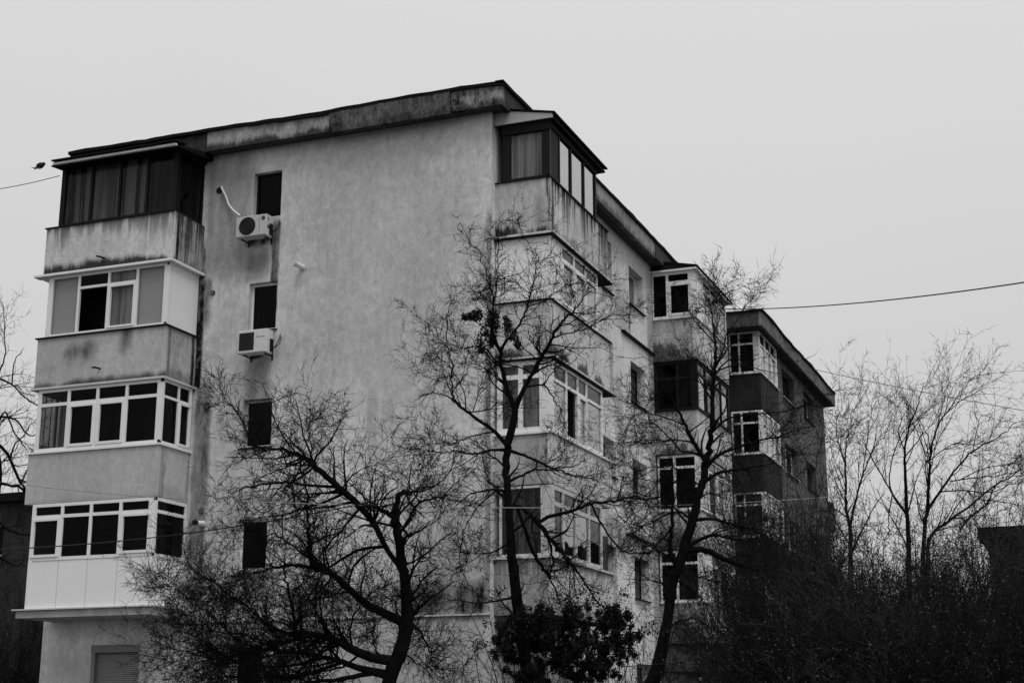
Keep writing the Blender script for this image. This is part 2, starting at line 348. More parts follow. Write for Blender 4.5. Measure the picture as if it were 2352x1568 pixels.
def window(parent, face, h, mat=W_PVC, kind='single', depth=.13, gl=None, sill=METAL_L, curtain=None, sill_out=.07):
    a, b, c, d = h; fr = MB(); f = .055
    for q in ((a+.004, b-.004, c+.004, c+f), (a+.004, b-.004, d-f, d-.004), (a+.004, a+f, c+f, d-f), (b-f, b-.004, c+f, d-f)): face.bx(fr, *q, -depth-.05, -depth)
    cols = [(a+f, b-f)]
    if kind == 'double':
        m_ = (a+b)/2; face.bx(fr, m_-.05, m_+.05, c+f, d-f, -depth-.05, -depth+.005); cols = [(a+f, m_-.05), (m_+.05, b-f)]
    w = fr.build('window', mat, parent)
    for q0, q1 in cols: panel_part(w, 'pane', face, q0, q1, c+f, d-f, -depth-.03, -depth-.02, gl or GL)
    if sill:
        mb_ = MB(); p = [face.P(s_, z_, e_) for s_, e_ in ((a-.06, -depth+.0), (b+.06, -depth+.0)) for z_ in (c+.012,)]
        o_ = [(a-.05, -depth, c+.03), (b+.05, -depth, c+.03), (b+.05, sill_out, c-.02), (a-.05, sill_out, c-.02)]
        mb_.hexa([face.P(q[0], q[2], q[1]) for q in o_]+[face.P(q[0], q[2]-.025, q[1]) for q in o_]); mb_.build('sill', sill, w)
    if curtain:
        mb_ = MB(); k = 14; pts = [(a+(b-a)*j/k, -depth-.16+.03*math.sin(j*1.7)) for j in range(k+1)]
        for (q0, e0), (q1, e1) in zip(pts[:-1], pts[1:]): mb_.quad(face.P(q0, c, e0), face.P(q1, c, e1), face.P(q1, d, e1), face.P(q0, d, e0))
        mb_.build('curtain', curtain, w)
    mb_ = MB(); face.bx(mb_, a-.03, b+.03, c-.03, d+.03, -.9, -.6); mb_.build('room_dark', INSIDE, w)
    return w
window(B1, GAB, gw[0], DARK_FR, sill=None); window(B1, GAB, gw[1], W_PVC, sill=METAL_D, curtain=CURT_D); window(B1, GAB, gw[2], W_PAINT, sill=METAL_D); window(B1, GAB, gw[3], W_PVC, sill=METAL_L)
window(B1, GAB, gw1, W_PVC, sill=METAL_L)
for i, h in enumerate(fw_): window(B1, FAC, h, (W_PVC, DARK_FR, W_PVC, DARK_FR)[i], 'double', .24, gl=GL if i != 0 else GL_R, sill=METAL_D if i in (0, 1, 3) else METAL_L, curtain=(CURT_M, None, None, CURT_D)[i])
for i, h in enumerate(nar): window(B1, FAC, h, W_PVC if i != 3 else DARK_FR, 'double', .24, sill=METAL_D)
for h in (gf[0], gf[1], gf[3]): window(B1, FAC, h, W_PVC, 'double', .24, sill=METAL_D)
d_ = MB(); FAC.bx(d_, gf[2][0], gf[2][1], gf[2][2], gf[2][3], -.17, -.12); dr = d_.build('door', METAL_D, B1); d_ = MB(); FAC.bx(d_, gf[2][0]+.08, gf[2][0]+.11, 1.1, 1.4, -.12, -.07); d_.build('handle', METAL_L, dr)
# roller shutter on the ground floor under the corner balcony
a, b, c, d = sh; fr = MB()
GAB.bx(fr, a, b, d-.17, d, -.15, .03); GAB.bx(fr, a, a+.1, c, d-.17, -.16, .0); GAB.bx(fr, b-.06, b, c, d-.17, -.16, -.0)
shut = fr.build('shutter', flat('grey_shutter_frame', .22, .6, .3), B1)
SL = flat('shutter_slat_paint', .30, .6, .3, .08); z = c; me0 = None
while z < d-.2:
    mbs = MB(); p = [(a+.1, -.12, z), (a+.1, -.095, z+.008), (a+.1, -.095, z+.034), (a+.1, -.12, z+.042)]
    for (q, r_) in zip(p[:-1], p[1:]): mbs.quad(GAB.P(q[0], q[2], q[1]), GAB.P(b-.06, q[2], q[1]), GAB.P(b-.06, r_[2], r_[1]), GAB.P(a+.1, r_[2], r_[1]))
    cpt = np.array(GAB.P((a+b)/2, z, -.11))
    if me0 is None: o_ = mbs.build('slat', SL, shut, org=cpt); me0 = o_.data
    else: link('slat', me0, SL, shut, cpt)
    z += .044
# ledges on the long front
for (c_, x0, y0, x1, y1, th) in (('c6', 1168, 705, 1415, 890, .06), ('c7', 1505, 1115, 1830, 1222, .05)):
    mb = MB(); s0, s1 = FAC.S(c_, x0, y0), min(12.5, FAC.S(c_, x1, y1)); z_ = (FAC.Z(c_, x0, y0)+FAC.Z(c_, x1, y1))/2; FAC.bx(mb, s0, 12.5, z_-th, z_, 0, .09); mb.build('ledge', METAL_D if th > .055 else SOFFIT, B1)

# ------------------------------------------------------------------ cornice and roof
OV = .40
CG = Face('x', -OV, -1); CF = Face('y', OV, 1)
zct = CG.Z('c4', 2140, 140); zcb = (CG.Z('c4', 500, 572)+CG.Z('c4', 2120, 262))/2
print('cornice', zct, zcb)
CP = [plaster('cornice_render_%s' % n_, b_, a_, top=zct, bot=zcb, drip=.35, moss=mo, mott=mt_, off=of, moss_h=.1) for n_, b_, a_, mo, mt_, of in
      (('pale', .36, 'x', .85, .5, 3), ('sooty', .10, 'x', .5, 1.2, 17), ('patchy', .27, 'x', .75, 1.0, 8), ('front', .30, 'y', .6, .5, 5), ('black', .05, 'x', .3, .5, 2))]
xs = [CG.S('c4', q, y_) for q, y_ in ((102, 600), (965, 430), (1812, 270))]
def cpanel(face, s0, s1, mat, extra=0, low=0):
    mb_ = MB(); face.bx(mb_, s0, s1, zcb-low, zct, -.12, extra); return mb_.build('cornice_panel', mat, B1)
cpanel(CG, XL, xs[0]-.006, CP[4], -.03); cpanel(CG, xs[0]+.006, xs[1]-.012, CP[0]); cpanel(CG, xs[1]+.004, xs[2]-.004, CP[1], .05, .05); cpanel(CG, xs[2]+.01, OV, CP[2], .004)
yf = [-OV+.12, CF.S('c5', 232, 160), 4.6, CF.S('c5', 1098, 1090), CF.S('c5', 1330, 1310), Y_END]
for i, (s0, s1) in enumerate(zip(yf[:-1], yf[1:])): cpanel(CF, s0+.008, s1-.008, CP[3] if i in (0, 2, 3) else CP[4], .0 if i % 2 else .015)
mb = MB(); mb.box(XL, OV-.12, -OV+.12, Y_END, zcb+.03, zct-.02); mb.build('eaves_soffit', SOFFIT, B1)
mb = MB(); n_ = 46                                               # bent sheet-metal drip edge with a wavering line
def strip(P0, P1, n, out, wob, thick=.075):
    P0, P1, out = np.array(P0), np.array(P1), np.array(out); pr = None; w_ = 0
    for i in range(n+1):
        w_ = .75*w_ + rng.normal(0, wob); p = P0+(P1-P0)*i/n + np.array([0, 0, w_]); q = (p-out*.14, p+out*.055, p+out*.055-np.array([0, 0, thick+abs(w_)]), p-out*.14-np.array([0, 0, .06]))
        if pr is not None:
            for k in range(4): mb.quad(pr[k], pr[(k+1) % 4], q[(k+1) % 4], q[k])
        else: mb.quad(*q)
        pr = q
    mb.quad(*pr[::-1])
strip((XL, -OV, zct+.06), (OV+.055, -OV, zct+.06), n_, (0, -1, 0), .010); strip((OV, -OV-.055, zct+.06), (OV, Y_END, zct+.06), 50, (1, 0, 0), .012)
mb.build('roof_flashing', TAR, B1)
mb = MB(); mb.box(XL, OV-.14, -OV+.14, Y_END, zct-.02, zct+.05); mb.build('roof', TAR, B1)

# ------------------------------------------------------------------ balconies of the left corner (project from the end wall)
D_L, RX, LX = 1.244, -7.477, -11.054
def parapet_mat(name, base, axis, top, bot, **k): return plaster(name, base, axis, top=top, bot=bot, **k)
class Stack:
    def __init__(s, parent, kind, y0=None, y1=None, e=1.302, xw=0.0):
        s.par, s.kind = parent, kind
        if kind == 'L': s.x0, s.x1, s.y0, s.y1 = LX, RX, -D_L, 0.0; s.front, s.side = Face('x', -D_L, -1), Face('y', RX, 1); s.fs, s.ss = (LX, RX), (-D_L, 0.0)
        else: s.x0, s.x1, s.y0, s.y1 = xw, xw+e, y0, y1; s.front, s.side = Face('y', xw+e, 1), Face('x', y0, -1); s.fs, s.ss = (y0, y1), (xw, xw+e)
    def box(s, mb, z0, z1, g=0.0, gi=0.0):
        """slab covering the balcony, grown outward by g; never into the wall"""
        if s.kind == 'L': mb.box(s.x0-g, s.x1+g, s.y0-g, -.004, z0, z1)
        else: mb.box(s.x0+.004, s.x1+g, s.y0-g, s.y1+g, z0, z1)
    def parapet(s, z0, z1, mf, ms, th=.09, gl=0, gr=0):
        mb = MB(); s.front.bx(mb, s.fs[0]-gl, s.fs[1]+gr, z0, z1, -th, 0); b = mb.build('balcony', mf, s.par)
        mb = MB()
        if s.kind == 'L': s.side.bx(mb, s.ss[0]+th, s.ss[1], z0, z1, -th+gr, gr-.002); mb.build('parapet', ms, b); mb = MB(); mb.box(s.x0-gl, s.x0-gl+th, s.y0+th, 0, z0, z1); mb.build('parapet', mf, b)
        else: s.side.bx(mb, s.ss[0], s.ss[1]-th, z0, z1, -th, -.002); mb.build('parapet', ms, b); mb = MB(); mb.box(s.x0, s.x1-th, s.y1-th, s.y1-.002, z0, z1); mb.build('parapet', ms, b)
        mb = MB()
        if s.kind == 'L': mb.box(s.x0+.1, s.x1-.1, s.y0+.1, -.01, z0+.02, z0+.16)
        else: mb.box(s.x0+.01, s.x1-.1, s.y0+.1, s.y1-.1, z0+.02, z0+.16)
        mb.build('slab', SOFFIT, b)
        return b
    def trim(s, b, z, th, g, mat, name='trim', a0=0, a1=0):
        """thin metal edge running round the outside of the balcony"""
        mb = MB(); s.front.bx(mb, s.fs[0]-(g if s.kind == 'L' else g)+a0, s.fs[1]+g+a1, z-th, z, -.12, g)
        if s.kind == 'L': s.side.bx(mb, s.ss[0]+.12, s.ss[1], z-th, z, -.12, g); mb.box(s.x0-g, s.x0+.12, s.y0+.12, 0, z-th, z)
        else: s.side.bx(mb, s.ss[0], s.ss[1]-.12, z-th, z, -.12, g); mb.box(s.x0, s.x1-.12, s.y1-.12, s.y1+g, z-th, z)
        return mb.build(name, mat, b)
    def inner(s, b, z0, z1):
        """near-black box standing in for the unlit depth of the glazed room"""
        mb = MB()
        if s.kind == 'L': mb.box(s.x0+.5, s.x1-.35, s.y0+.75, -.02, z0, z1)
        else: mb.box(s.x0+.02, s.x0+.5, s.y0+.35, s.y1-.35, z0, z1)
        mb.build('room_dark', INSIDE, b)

L = Stack(B1, 'L'); LF, LS = L.front, L.side
def zl(pl, pr): return (LF.Z(*pl)+LF.Z(*pr))/2
L5t, L5b = zl(('D', 107, 526.8), ('D', 405.2, 485)), zl(('D', 96.4, 637), ('D', 399.5, 596.2))
L4t, L4b = zl(('D', 81.7, 782.5), ('D', 377, 746)), zl(('D', 71.9, 897), ('D', 372.8, 864))
L3t, L3b = zl(('D', 63.5, 1045.5), ('D', 361.6, 1018.8)), zl(('D', 54, 1159), ('D', 356.5, 1138.7))
L2t, L2b = zl(('D', 46, 1399.5), ('D', 341.6, 1387.7)), zl(('D', 47, 1419.4), ('D', 341.6, 1409))
print('L levels', L5t, L5b, L4t, L4b, L3t, L3b, L2t, L2b)
# -- fifth storey
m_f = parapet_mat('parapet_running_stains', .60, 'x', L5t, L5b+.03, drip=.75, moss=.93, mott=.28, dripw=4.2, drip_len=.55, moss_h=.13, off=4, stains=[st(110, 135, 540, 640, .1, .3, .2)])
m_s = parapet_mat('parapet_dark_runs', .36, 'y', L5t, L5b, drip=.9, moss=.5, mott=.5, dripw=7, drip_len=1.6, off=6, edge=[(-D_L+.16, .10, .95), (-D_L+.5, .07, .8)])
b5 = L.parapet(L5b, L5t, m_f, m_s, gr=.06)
L.trim(b5, L5t+.03, .028, .035, METAL_D, 'coping')
s_l, s_r = LF.S('c1', 350, 700), LF.S('c1', 1292, 500); ztop = LF.Z('c1', 1300, 215)
ms = [s_l]+[LF.S('c1', q, 650) for q in (600, 830, 1052)]+[RX+.02]
zg0, zg1 = L5t+.03, ztop-.02
print('L5 glazing', zg0, zg1)
glaze(b5, LF, ms, zg0, zg1, 'PPPP', DARK_FR, fw=.06, din=-.1, back={0: CURT_S, 1: CURT_M, 2: CURT_S, 3: CURT_D}, gl=glass('smoky_glass', .008, .75), post=(.12, .1), bd=.2)
glaze(b5, Face('y', RX+.02, 1), [-D_L+.1, -.02], zg0, zg1, 'P', DARK_FR, fw=.06, din=-.1, back={0: CURT_D}, post=(.04, .05), bd=.2)
mb = MB(); mb.box(s_l, s_l+.06, -D_L+.16, -.01, zg0, zg1); mb.build('end_panel', DARK_FR, b5); L.inner(b5, zg0, zg1)
mb = MB(); LF.bx(mb, s_l-.005, RX+.03, zg1, zg1+.12, -.2, .0); mb.box(RX-.17, RX+.03, -D_L+.2, -.005, zg1, zg1+.12); mb.build('header', METAL_D, b5)
zr = zg1+.12; xl_, xr_ = LX+.02, RX+.2; mb = MB()
LR = Face('x', -D_L-.25, -1); xl_ = LR.S('c1', 285, 400); zr = LR.Z('c1', 800, 298); print('roof L', zr, xl_, zg1)
mb.hexa([(xl_, -D_L-.25, zr), (xr_, -D_L-.25, zr), (xr_, -.005, zr+.16), (xl_, -.005, zr+.16), (xl_, -D_L-.25, zr+.03), (xr_, -D_L-.25, zr+.03), (xr_, -.005, zr+.34), (xl_, -.005, zr+.34)])
r_o = mb.build('roof', TAR, b5)
mb = MB(); LR.bx(mb, xl_+.1, xr_-.02, zr+.005, zr+.06, .0, .07); mb.build('gutter', METAL_L, b5)
mb = MB(); n_ = 14
for i in range(n_):
    a, b = xl_+.08+(xr_-xl_-.08)*i/n_, xl_+.08+(xr_-xl_-.08)*(i+1)/n_; w0 = rng.normal(0, .008); mb.hexa([(a, -D_L-.36, zr+.085+w0), (b, -D_L-.36, zr+.085+w0), (b, -D_L+.1, zr+.16), (a, -D_L+.1, zr+.16), (a, -D_L-.36, zr+.125+w0), (b, -D_L-.36, zr+.125+w0), (b, -D_L+.1, zr+.2), (a, -D_L+.1, zr+.2)])
mb.build('roof_edge', TAR, b5)
# -- fourth storey
m_f = parapet_mat('parapet_soot_patch', .50, 'x', L4t, L4b+.03, drip=.12, moss=.85, mott=.22, moss_h=.07, off=9, stains=[st(228, 290, 815, 855, .3, .25, .9), st(350, 374, 750, 830, .12, .25, .8), (LX, LX+1.6, 8, 11, .3, .5, .15)])
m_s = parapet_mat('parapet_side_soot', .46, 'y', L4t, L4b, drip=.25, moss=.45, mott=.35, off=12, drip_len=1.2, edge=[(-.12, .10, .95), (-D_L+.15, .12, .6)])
b4 = L.parapet(L4b, L4t, m_f, m_s)
L.trim(b4, L4t+.03, .03, .05, METAL_D, 'coping'); L.trim(b4, L5b+.02, .055, .12, W_PVC, 'gutter', a0=-.06)
zg0, zg1 = L4t+.03, L5b-.04
P_ = lambda c, x, y: LF.S(c, x, y)
xs4 = [P_('c2', 246, 200), P_('c2', 498, 150), P_('c2', 740, 150), P_('c2', 972, 150), RX]
zt4 = (LF.Z('c1', 520, 1375)+LF.Z('c1', 960, 1312))/2
glaze(b4, LF, xs4, zg0, zg1, 'PosP', W_PVC, zt=[None, zt4, zt4, None], fw=.06, din=-.06, back={0: BLIND, 3: BLIND, 2: CURT_M}, gl=GL_C, gls={1: GL}, post=(.13, .14), bd=.1)
panel_part(b4, 'panel', LS, -D_L+.0, -.03, zg0, zg1, -.07, -.01, W_PANEL); L.inner(b4, zg0, zg1)
mb = MB(); mb.box(xs4[0], xs4[0]+.05, -D_L+.1, 0, zg0, zg1); mb.build('end_panel', W_PANEL, b4)
# -- third storey
m_f = parapet_mat('parapet_clean_grey', .47, 'x', L3t, L3b, drip=.06, moss=.2, mott=.16, off=15, moss_h=.05)
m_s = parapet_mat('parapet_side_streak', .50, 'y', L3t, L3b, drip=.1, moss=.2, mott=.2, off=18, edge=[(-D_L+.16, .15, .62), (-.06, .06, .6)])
b3 = L.parapet(L3b, L3t, m_f, m_s)
L.trim(b3, L3t+.04, .045, .04, W_PVC, 'coping'); L.trim(b3, L4b+.02, .05, .06, METAL_L, 'gutter')
zg0, zg1 = L3t+.04, L4b-.03
xs3 = [P_('c2', 165, 1050), P_('c2', 412, 1080), P_('c2', 648, 1060), P_('c2', 888, 1040), RX]
zt3 = (LF.Z('c2', 300, 893)+LF.Z('c2', 1000, 815))/2
# transom lights are wider than the lower lights: 1 + 2 + 1
glaze(b3, LF, xs3, zg0, zg1, 'pssp', W_PVC, zt=zt3, fw=.075, din=-.06, back={2: CURT_D, 3: CURT_D}, gl=GL, gls={0: glass('dimming_glass', .01, .6)}, post=(.10, .14), bd=.15)  # first column's tint only dims the bright view through it
glaze(b3, LS, [-D_L, -D_L*.47, -.06], zg0, zg1, 'ps', W_PVC, zt=LS.Z('c2', 1300, 845), fw=.06, din=-.06, back={0: CURT_D}, gl=GL, post=(.09, .10)); L.inner(b3, zg0, zg1)
mb = MB(); mb.box(xs3[0], xs3[0]+.05, -D_L+.1, 0, zg0, zg0+.2); mb.box(xs3[0], xs3[0]+.05, -D_L+.1, 0, zg1-.1, zg1); mb.box(xs3[0], xs3[0]+.05, -D_L*.5, -D_L*.5+.06, zg0+.2, zg1-.1); mb.build('end_panel', W_PVC, b3)
for q in range(5): mb = MB(); y_ = -D_L+.2+q*.2; mb.box(xs3[0]+.06, xs3[0]+.075, y_, y_+.015, zg0, zg1); mb.build('bar', METAL_D, b3)
mb = MB(); mb.quad((xs3[0]+.02, -D_L+.1, zg0), (xs3[0]+.02, 0, zg0), (xs3[0]+.02, 0, zg1), (xs3[0]+.02, -D_L+.1, zg1)); mb.build('pane', GL, b3)
# -- second storey: glazed down to floor panels on a slab
m_f = parapet_mat('slab_edge_render', .50, 'x', L2t, L2b, drip=.3, moss=.2, mott=.25, off=22, drip_len=.12)
mb = MB(); L.box(mb, L2b, L2t-.03); b2 = mb.build('balcony', m_f, B1); L.trim(b2, L2t, .03, .07, METAL_L, 'coping', a0=-.0)
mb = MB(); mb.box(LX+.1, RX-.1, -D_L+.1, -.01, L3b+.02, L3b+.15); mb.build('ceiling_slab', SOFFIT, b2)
zg0, zg1 = L2t, L3b-.01; zp = (LF.Z('c3', 340, 622)+LF.Z('c3', 1000, 588))/2; zt2 = (LF.Z('c3', 360, 284)+LF.Z('c3', 1030, 240))/2
xs2 = [P_('c3', 222, 600), P_('c3', 462, 500), P_('c3', 685, 500), P_('c3', 914, 500), RX]
glaze(b2, LF, xs2, zp, zg1, 'spps', W_PVC, zt=zt2, fw=.075, din=-.06, gl=GL, post=(.10, .18), back={3: CURT_D})
glaze(b2, LS, [-D_L, -.03], LS.Z('c3', 1290, 605), zg1, 'p', W_PVC, zt=LS.Z('c3', 1300, 255), fw=.075, din=-.06, gl=GL, post=(.08, .06))
for i in range(4): panel_part(b2, 'panel', LF, xs2[i]+(.0 if i else .012), xs2[i+1]-.014, zg0+.005, zp-.004, -.08, -.012, W_PANEL)
panel_part(b2, 'panel', LS, -D_L+.0, -.02, zg0+.005, LS.Z('c3', 1290, 605)-.004, -.08, -.012, W_PANEL)
mb = MB(); LF.bx(mb, xs2[0]-.005, xs2[0]+.09, zg0, zp, -.06, .004); mb.build('corner_post', W_PVC, b2)
mb = MB(); mb.box(xs2[0], xs2[0]+.05, -D_L+.1, 0, zg0, zg1); mb.build('end_panel', W_PANEL, b2); L.inner(b2, zg0, zg1)
# drain spouts
for b_, c_, p, q in ((b5, 'c1', (725, 1128), (700, 1112)), (b4, 'c2', (690, 592), (662, 578))):
    A = on(1, -D_L, c_, *p); mb = MB(); mb.tube([A+np.array([0, .05, 0]), A+np.array([-.03, -.12, .0]), A+np.array([-.05, -.24, -.015])], .022, 8); mb.build('drain_spout', METAL_D, b_)

# ------------------------------------------------------------------ balconies of the long front
R5t, R5b, R4t, R3t, R3b, R2t = 13.35, 12.08, 10.56, 7.64, 6.60, 5.04
R4b, R2b = R5b-2.82, 3.85
R = Stack(B1, 'R', .214, 4.275); RF, RS = R.front, R.side
def rz(*p): return sum(RF.Z(*q) for q in p)/len(p)
R5t = rz(('D', 1264.5, 407.4), ('D', 1395.7, 533.9)); R5b = rz(('D', 1264.5, 534)); R4t = rz(('D', 1264.4, 686), ('D', 1399, 788.6))
R4b = rz(('c6', 615, 905)); R3t = rz(('D', 1268, 993), ('D', 1402.8, 1063)); R3b = rz(('D', 1266.9, 1106), ('c7', 1200, 800)); R2t = rz(('D', 1269.2, 1278.7), ('D', 1407.5, 1320.9))
R2b = R2t-1.15
print('R levels', R5t, R5b, R4t, R4b, R3t, R3b, R2t)
SMOKE = glass('tinted_glass', .008, .5, .02)
# fifth
m_f = parapet_mat('front_parapet_streaked', .56, 'y', R5t, R5b, drip=1.0, moss=.45, mott=.35, dripw=6, drip_len=1.5, off=51, edge=[(R.y0+.16, .12, .8), (R.y1-.1, .06, .6), (R.y1-.7, .05, .6)])
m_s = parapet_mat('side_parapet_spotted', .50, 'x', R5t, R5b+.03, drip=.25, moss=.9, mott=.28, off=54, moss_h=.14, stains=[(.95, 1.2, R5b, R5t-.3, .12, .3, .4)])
b5 = R.parapet(R5b, R5t, m_f, m_s); R.trim(b5, R5t+.025, .025, .03, METAL_D, 'coping')
zg0 = R5t+.025; zg1 = RF.Z('c5', 545, 325)
ms = [R.y0+.02]+[RF.S('c5', q, y_) for q, y_ in ((642, 700), (727, 740), (820, 820))]+[RF.S('c5', 908, 900)]
print('R5', zg0, zg1, ms)
glaze(b5, RF, ms, zg0, zg1, 'dPPP', DARK_FR, fw=.07, din=-.08, gl=glass('mirror_glass', .55, .3, .015), post=(.08, .09))
glaze(b5, RS, [.16, R.x1-.02], zg0, zg1-.02, 'P', DARK_FR, fw=.06, din=-.08, gl=GL_C, post=(.20, .17), back={0: CURT_M}, bd=.1)
mb = MB(); RS.bx(mb, .16, R.x1-.01, zg1-.22, zg1, -.07, .01); RF.bx(mb, R.y0+.02, ms[-1]+.02, zg1-.14, zg1, -.07, .002); mb.build('header', METAL_D, b5)
mb = MB(); mb.box(.02, R.x1-.1, ms[-1]-.06, ms[-1], zg0, zg1); mb.build('end_panel', DARK_FR, b5); R.inner(b5, zg0, zg1)
RFo = Face('y', R.x1+.16, 1); z_e = RFo.Z('c5', 560, 252); y_e = RFo.S('c5', 985, 712); print('eave R', z_e, y_e)
mb = MB(); xo = R.x1+.16
mb.hexa([(.0, R.y0-.12, z_e+.30), (xo, R.y0-.12, z_e+.0), (xo, y_e, z_e+.0), (.0, y_e, z_e+.30), (.0, R.y0-.12, z_e+.34), (xo, R.y0-.12, z_e+.04), (xo, y_e, z_e+.04), (.0, y_e, z_e+.34)]); mb.build('roof', TAR, b5)
mb = MB(); mb.hexa([(.02, R.y0-.10, zg1), (xo-.06, R.y0-.10, zg1), (xo-.06, R.y0-.05, zg1), (.02, R.y0-.05, zg1), (.02, R.y0-.10, z_e+.27), (xo-.06, R.y0-.10, z_e+.0), (xo-.06, R.y0-.05, z_e+.0), (.02, R.y0-.05, z_e+.27)]); mb.build('gable_board', flat('weathered_board', .40, .8, .1, .3, 3), b5)
mb = MB(); mb.box(.05, xo-.05, R.y0, y_e-.05, zg1+.0, zg1+.05); mb.build('soffit_board', METAL_D, b5)
# fourth
m_f = parapet_mat('front_parapet_plain', .62, 'y', R4t, R4b, drip=.1, moss=.85, mott=.18, off=57, moss_h=.16)
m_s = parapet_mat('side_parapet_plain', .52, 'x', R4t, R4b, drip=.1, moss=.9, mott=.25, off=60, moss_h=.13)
b4 = R.parapet(R4b, R4t, m_f, m_s); R.trim(b4, R4t+.03, .03, .04, METAL_D, 'coping'); R.trim(b4, R5b+.02, .05, .10, METAL_L, 'gutter')
mb = MB(); R.box(mb, R5b-.06, R5b-.032, .085); mb.build('soffit_board', METAL_D, b4)
zg0, zg1 = R4t+.03, R5b-.06
yy = [R.y0]+[RF.S('c6', q, y_) for q, y_ in ((700, 300), (800, 420), (893, 500), (985, 560))]
yy = [R.y0, yy[1], yy[2], yy[3], yy[4]]
glaze(b4, RF, yy, zg0, zg1, 'wssp', W_PVC, zt=zg1-.33, fw=.07, din=-.05, gl=GL_R, post=(.02, .09), back={1: CURT_W, 2: CURT_W, 3: CURT_W})
panel_part(b4, 'panel', RS, .02, R.x1-.01, zg0, zg1, -.08, -.006, W_PANEL); mb = MB(); mb.box(.02, R.x1-.06, yy[-1]-.06, yy[-1], zg0, zg1); mb.build('end_panel', W_PANEL, b4); R.inner(b4, zg0, zg1)
# third
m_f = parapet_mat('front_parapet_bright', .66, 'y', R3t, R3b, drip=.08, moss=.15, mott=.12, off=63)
m_s = parapet_mat('side_parapet_shaded', .44, 'x', R3t, R3b, drip=.15, moss=.2, mott=.25, off=66, stains=[(.7, 1.3, R3b, R3t-.2, .2, .3, .22)])  # darker than the front: shade of the near side put into its colour
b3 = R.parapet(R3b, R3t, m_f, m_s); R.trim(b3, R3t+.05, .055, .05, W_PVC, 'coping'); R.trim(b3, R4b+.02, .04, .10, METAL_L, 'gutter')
mb = MB(); R.box(mb, R4b-.05, R4b-.022, .085); mb.build('soffit_board', METAL_D, b3)
zg0, zg1 = R3t+.05, R4b-.05
yy = [R.y0]+[RF.S('c6', q, y_) for q, y_ in ((740, 1250), (828, 1300), (898, 1350), (1022, 1450))]
glaze(b3, RF, yy, zg0, zg1, 'posp', W_PVC, zt=zg1-.42, fw=.07, din=-.05, gl=GL_R, post=(.14, .10), back={0: CURT_W, 2: CURT_W, 3: CURT_W}, gls={1: GL})
glaze(b3, RS, [.06, RS.S('c6', 380, 1280), R.x1-.01], zg0, zg1, 'pp', W_PVC, zt=RS.Z('c6', 380, 1072), fw=.10, din=-.05, gl=GL_C, post=(.12, .26), back={0: CURT_M, 1: CURT_M}); R.inner(b3, zg0, zg1)
mb = MB(); mb.box(.02, R.x1-.06, yy[-1]-.06, yy[-1], zg0, zg1); mb.build('end_panel', W_PVC, b3)
# second
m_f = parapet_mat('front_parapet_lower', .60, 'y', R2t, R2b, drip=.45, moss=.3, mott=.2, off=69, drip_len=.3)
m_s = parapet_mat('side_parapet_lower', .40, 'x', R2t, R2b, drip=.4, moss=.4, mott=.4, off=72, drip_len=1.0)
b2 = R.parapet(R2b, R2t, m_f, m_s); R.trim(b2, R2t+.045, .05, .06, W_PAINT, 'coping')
zg0, zg1 = R2t+.045, R3b-.03
yy = [R.y0]+[RF.S('c7', q, y_) for q, y_ in ((895, 1150), (1022, 1200), (1150, 1250), (1278, 1300))]+[R.y1-.05]
glaze(b2, RF, yy[:-1], zg0, zg1, 'pppp', W_PAINT, zt=zg1-.38, fw=.09, din=-.05, gl=GL_R, post=(.12, .10), gls={0: GL, 3: GL}, back={1: CURT_W})
glaze(b2, RF, yy[-2:], zg0, zg1-.6, 'P', W_PVC, fw=.05, din=-.25, gl=GL, back={0: CURT_D})
glaze(b2, RS, [.12, R.x1-.01], zg0, zg1, 'P', W_PAINT, fw=.05, din=-.05, gl=GL_C, post=(.05, .24), back={0: CURT_D}); R.inner(b2, zg0, zg1)
mb = MB(); mb.box(.02, R.x1-.06, yy[-2]-.06, yy[-2], zg0, zg1); mb.build('end_panel', W_PAINT, b2)

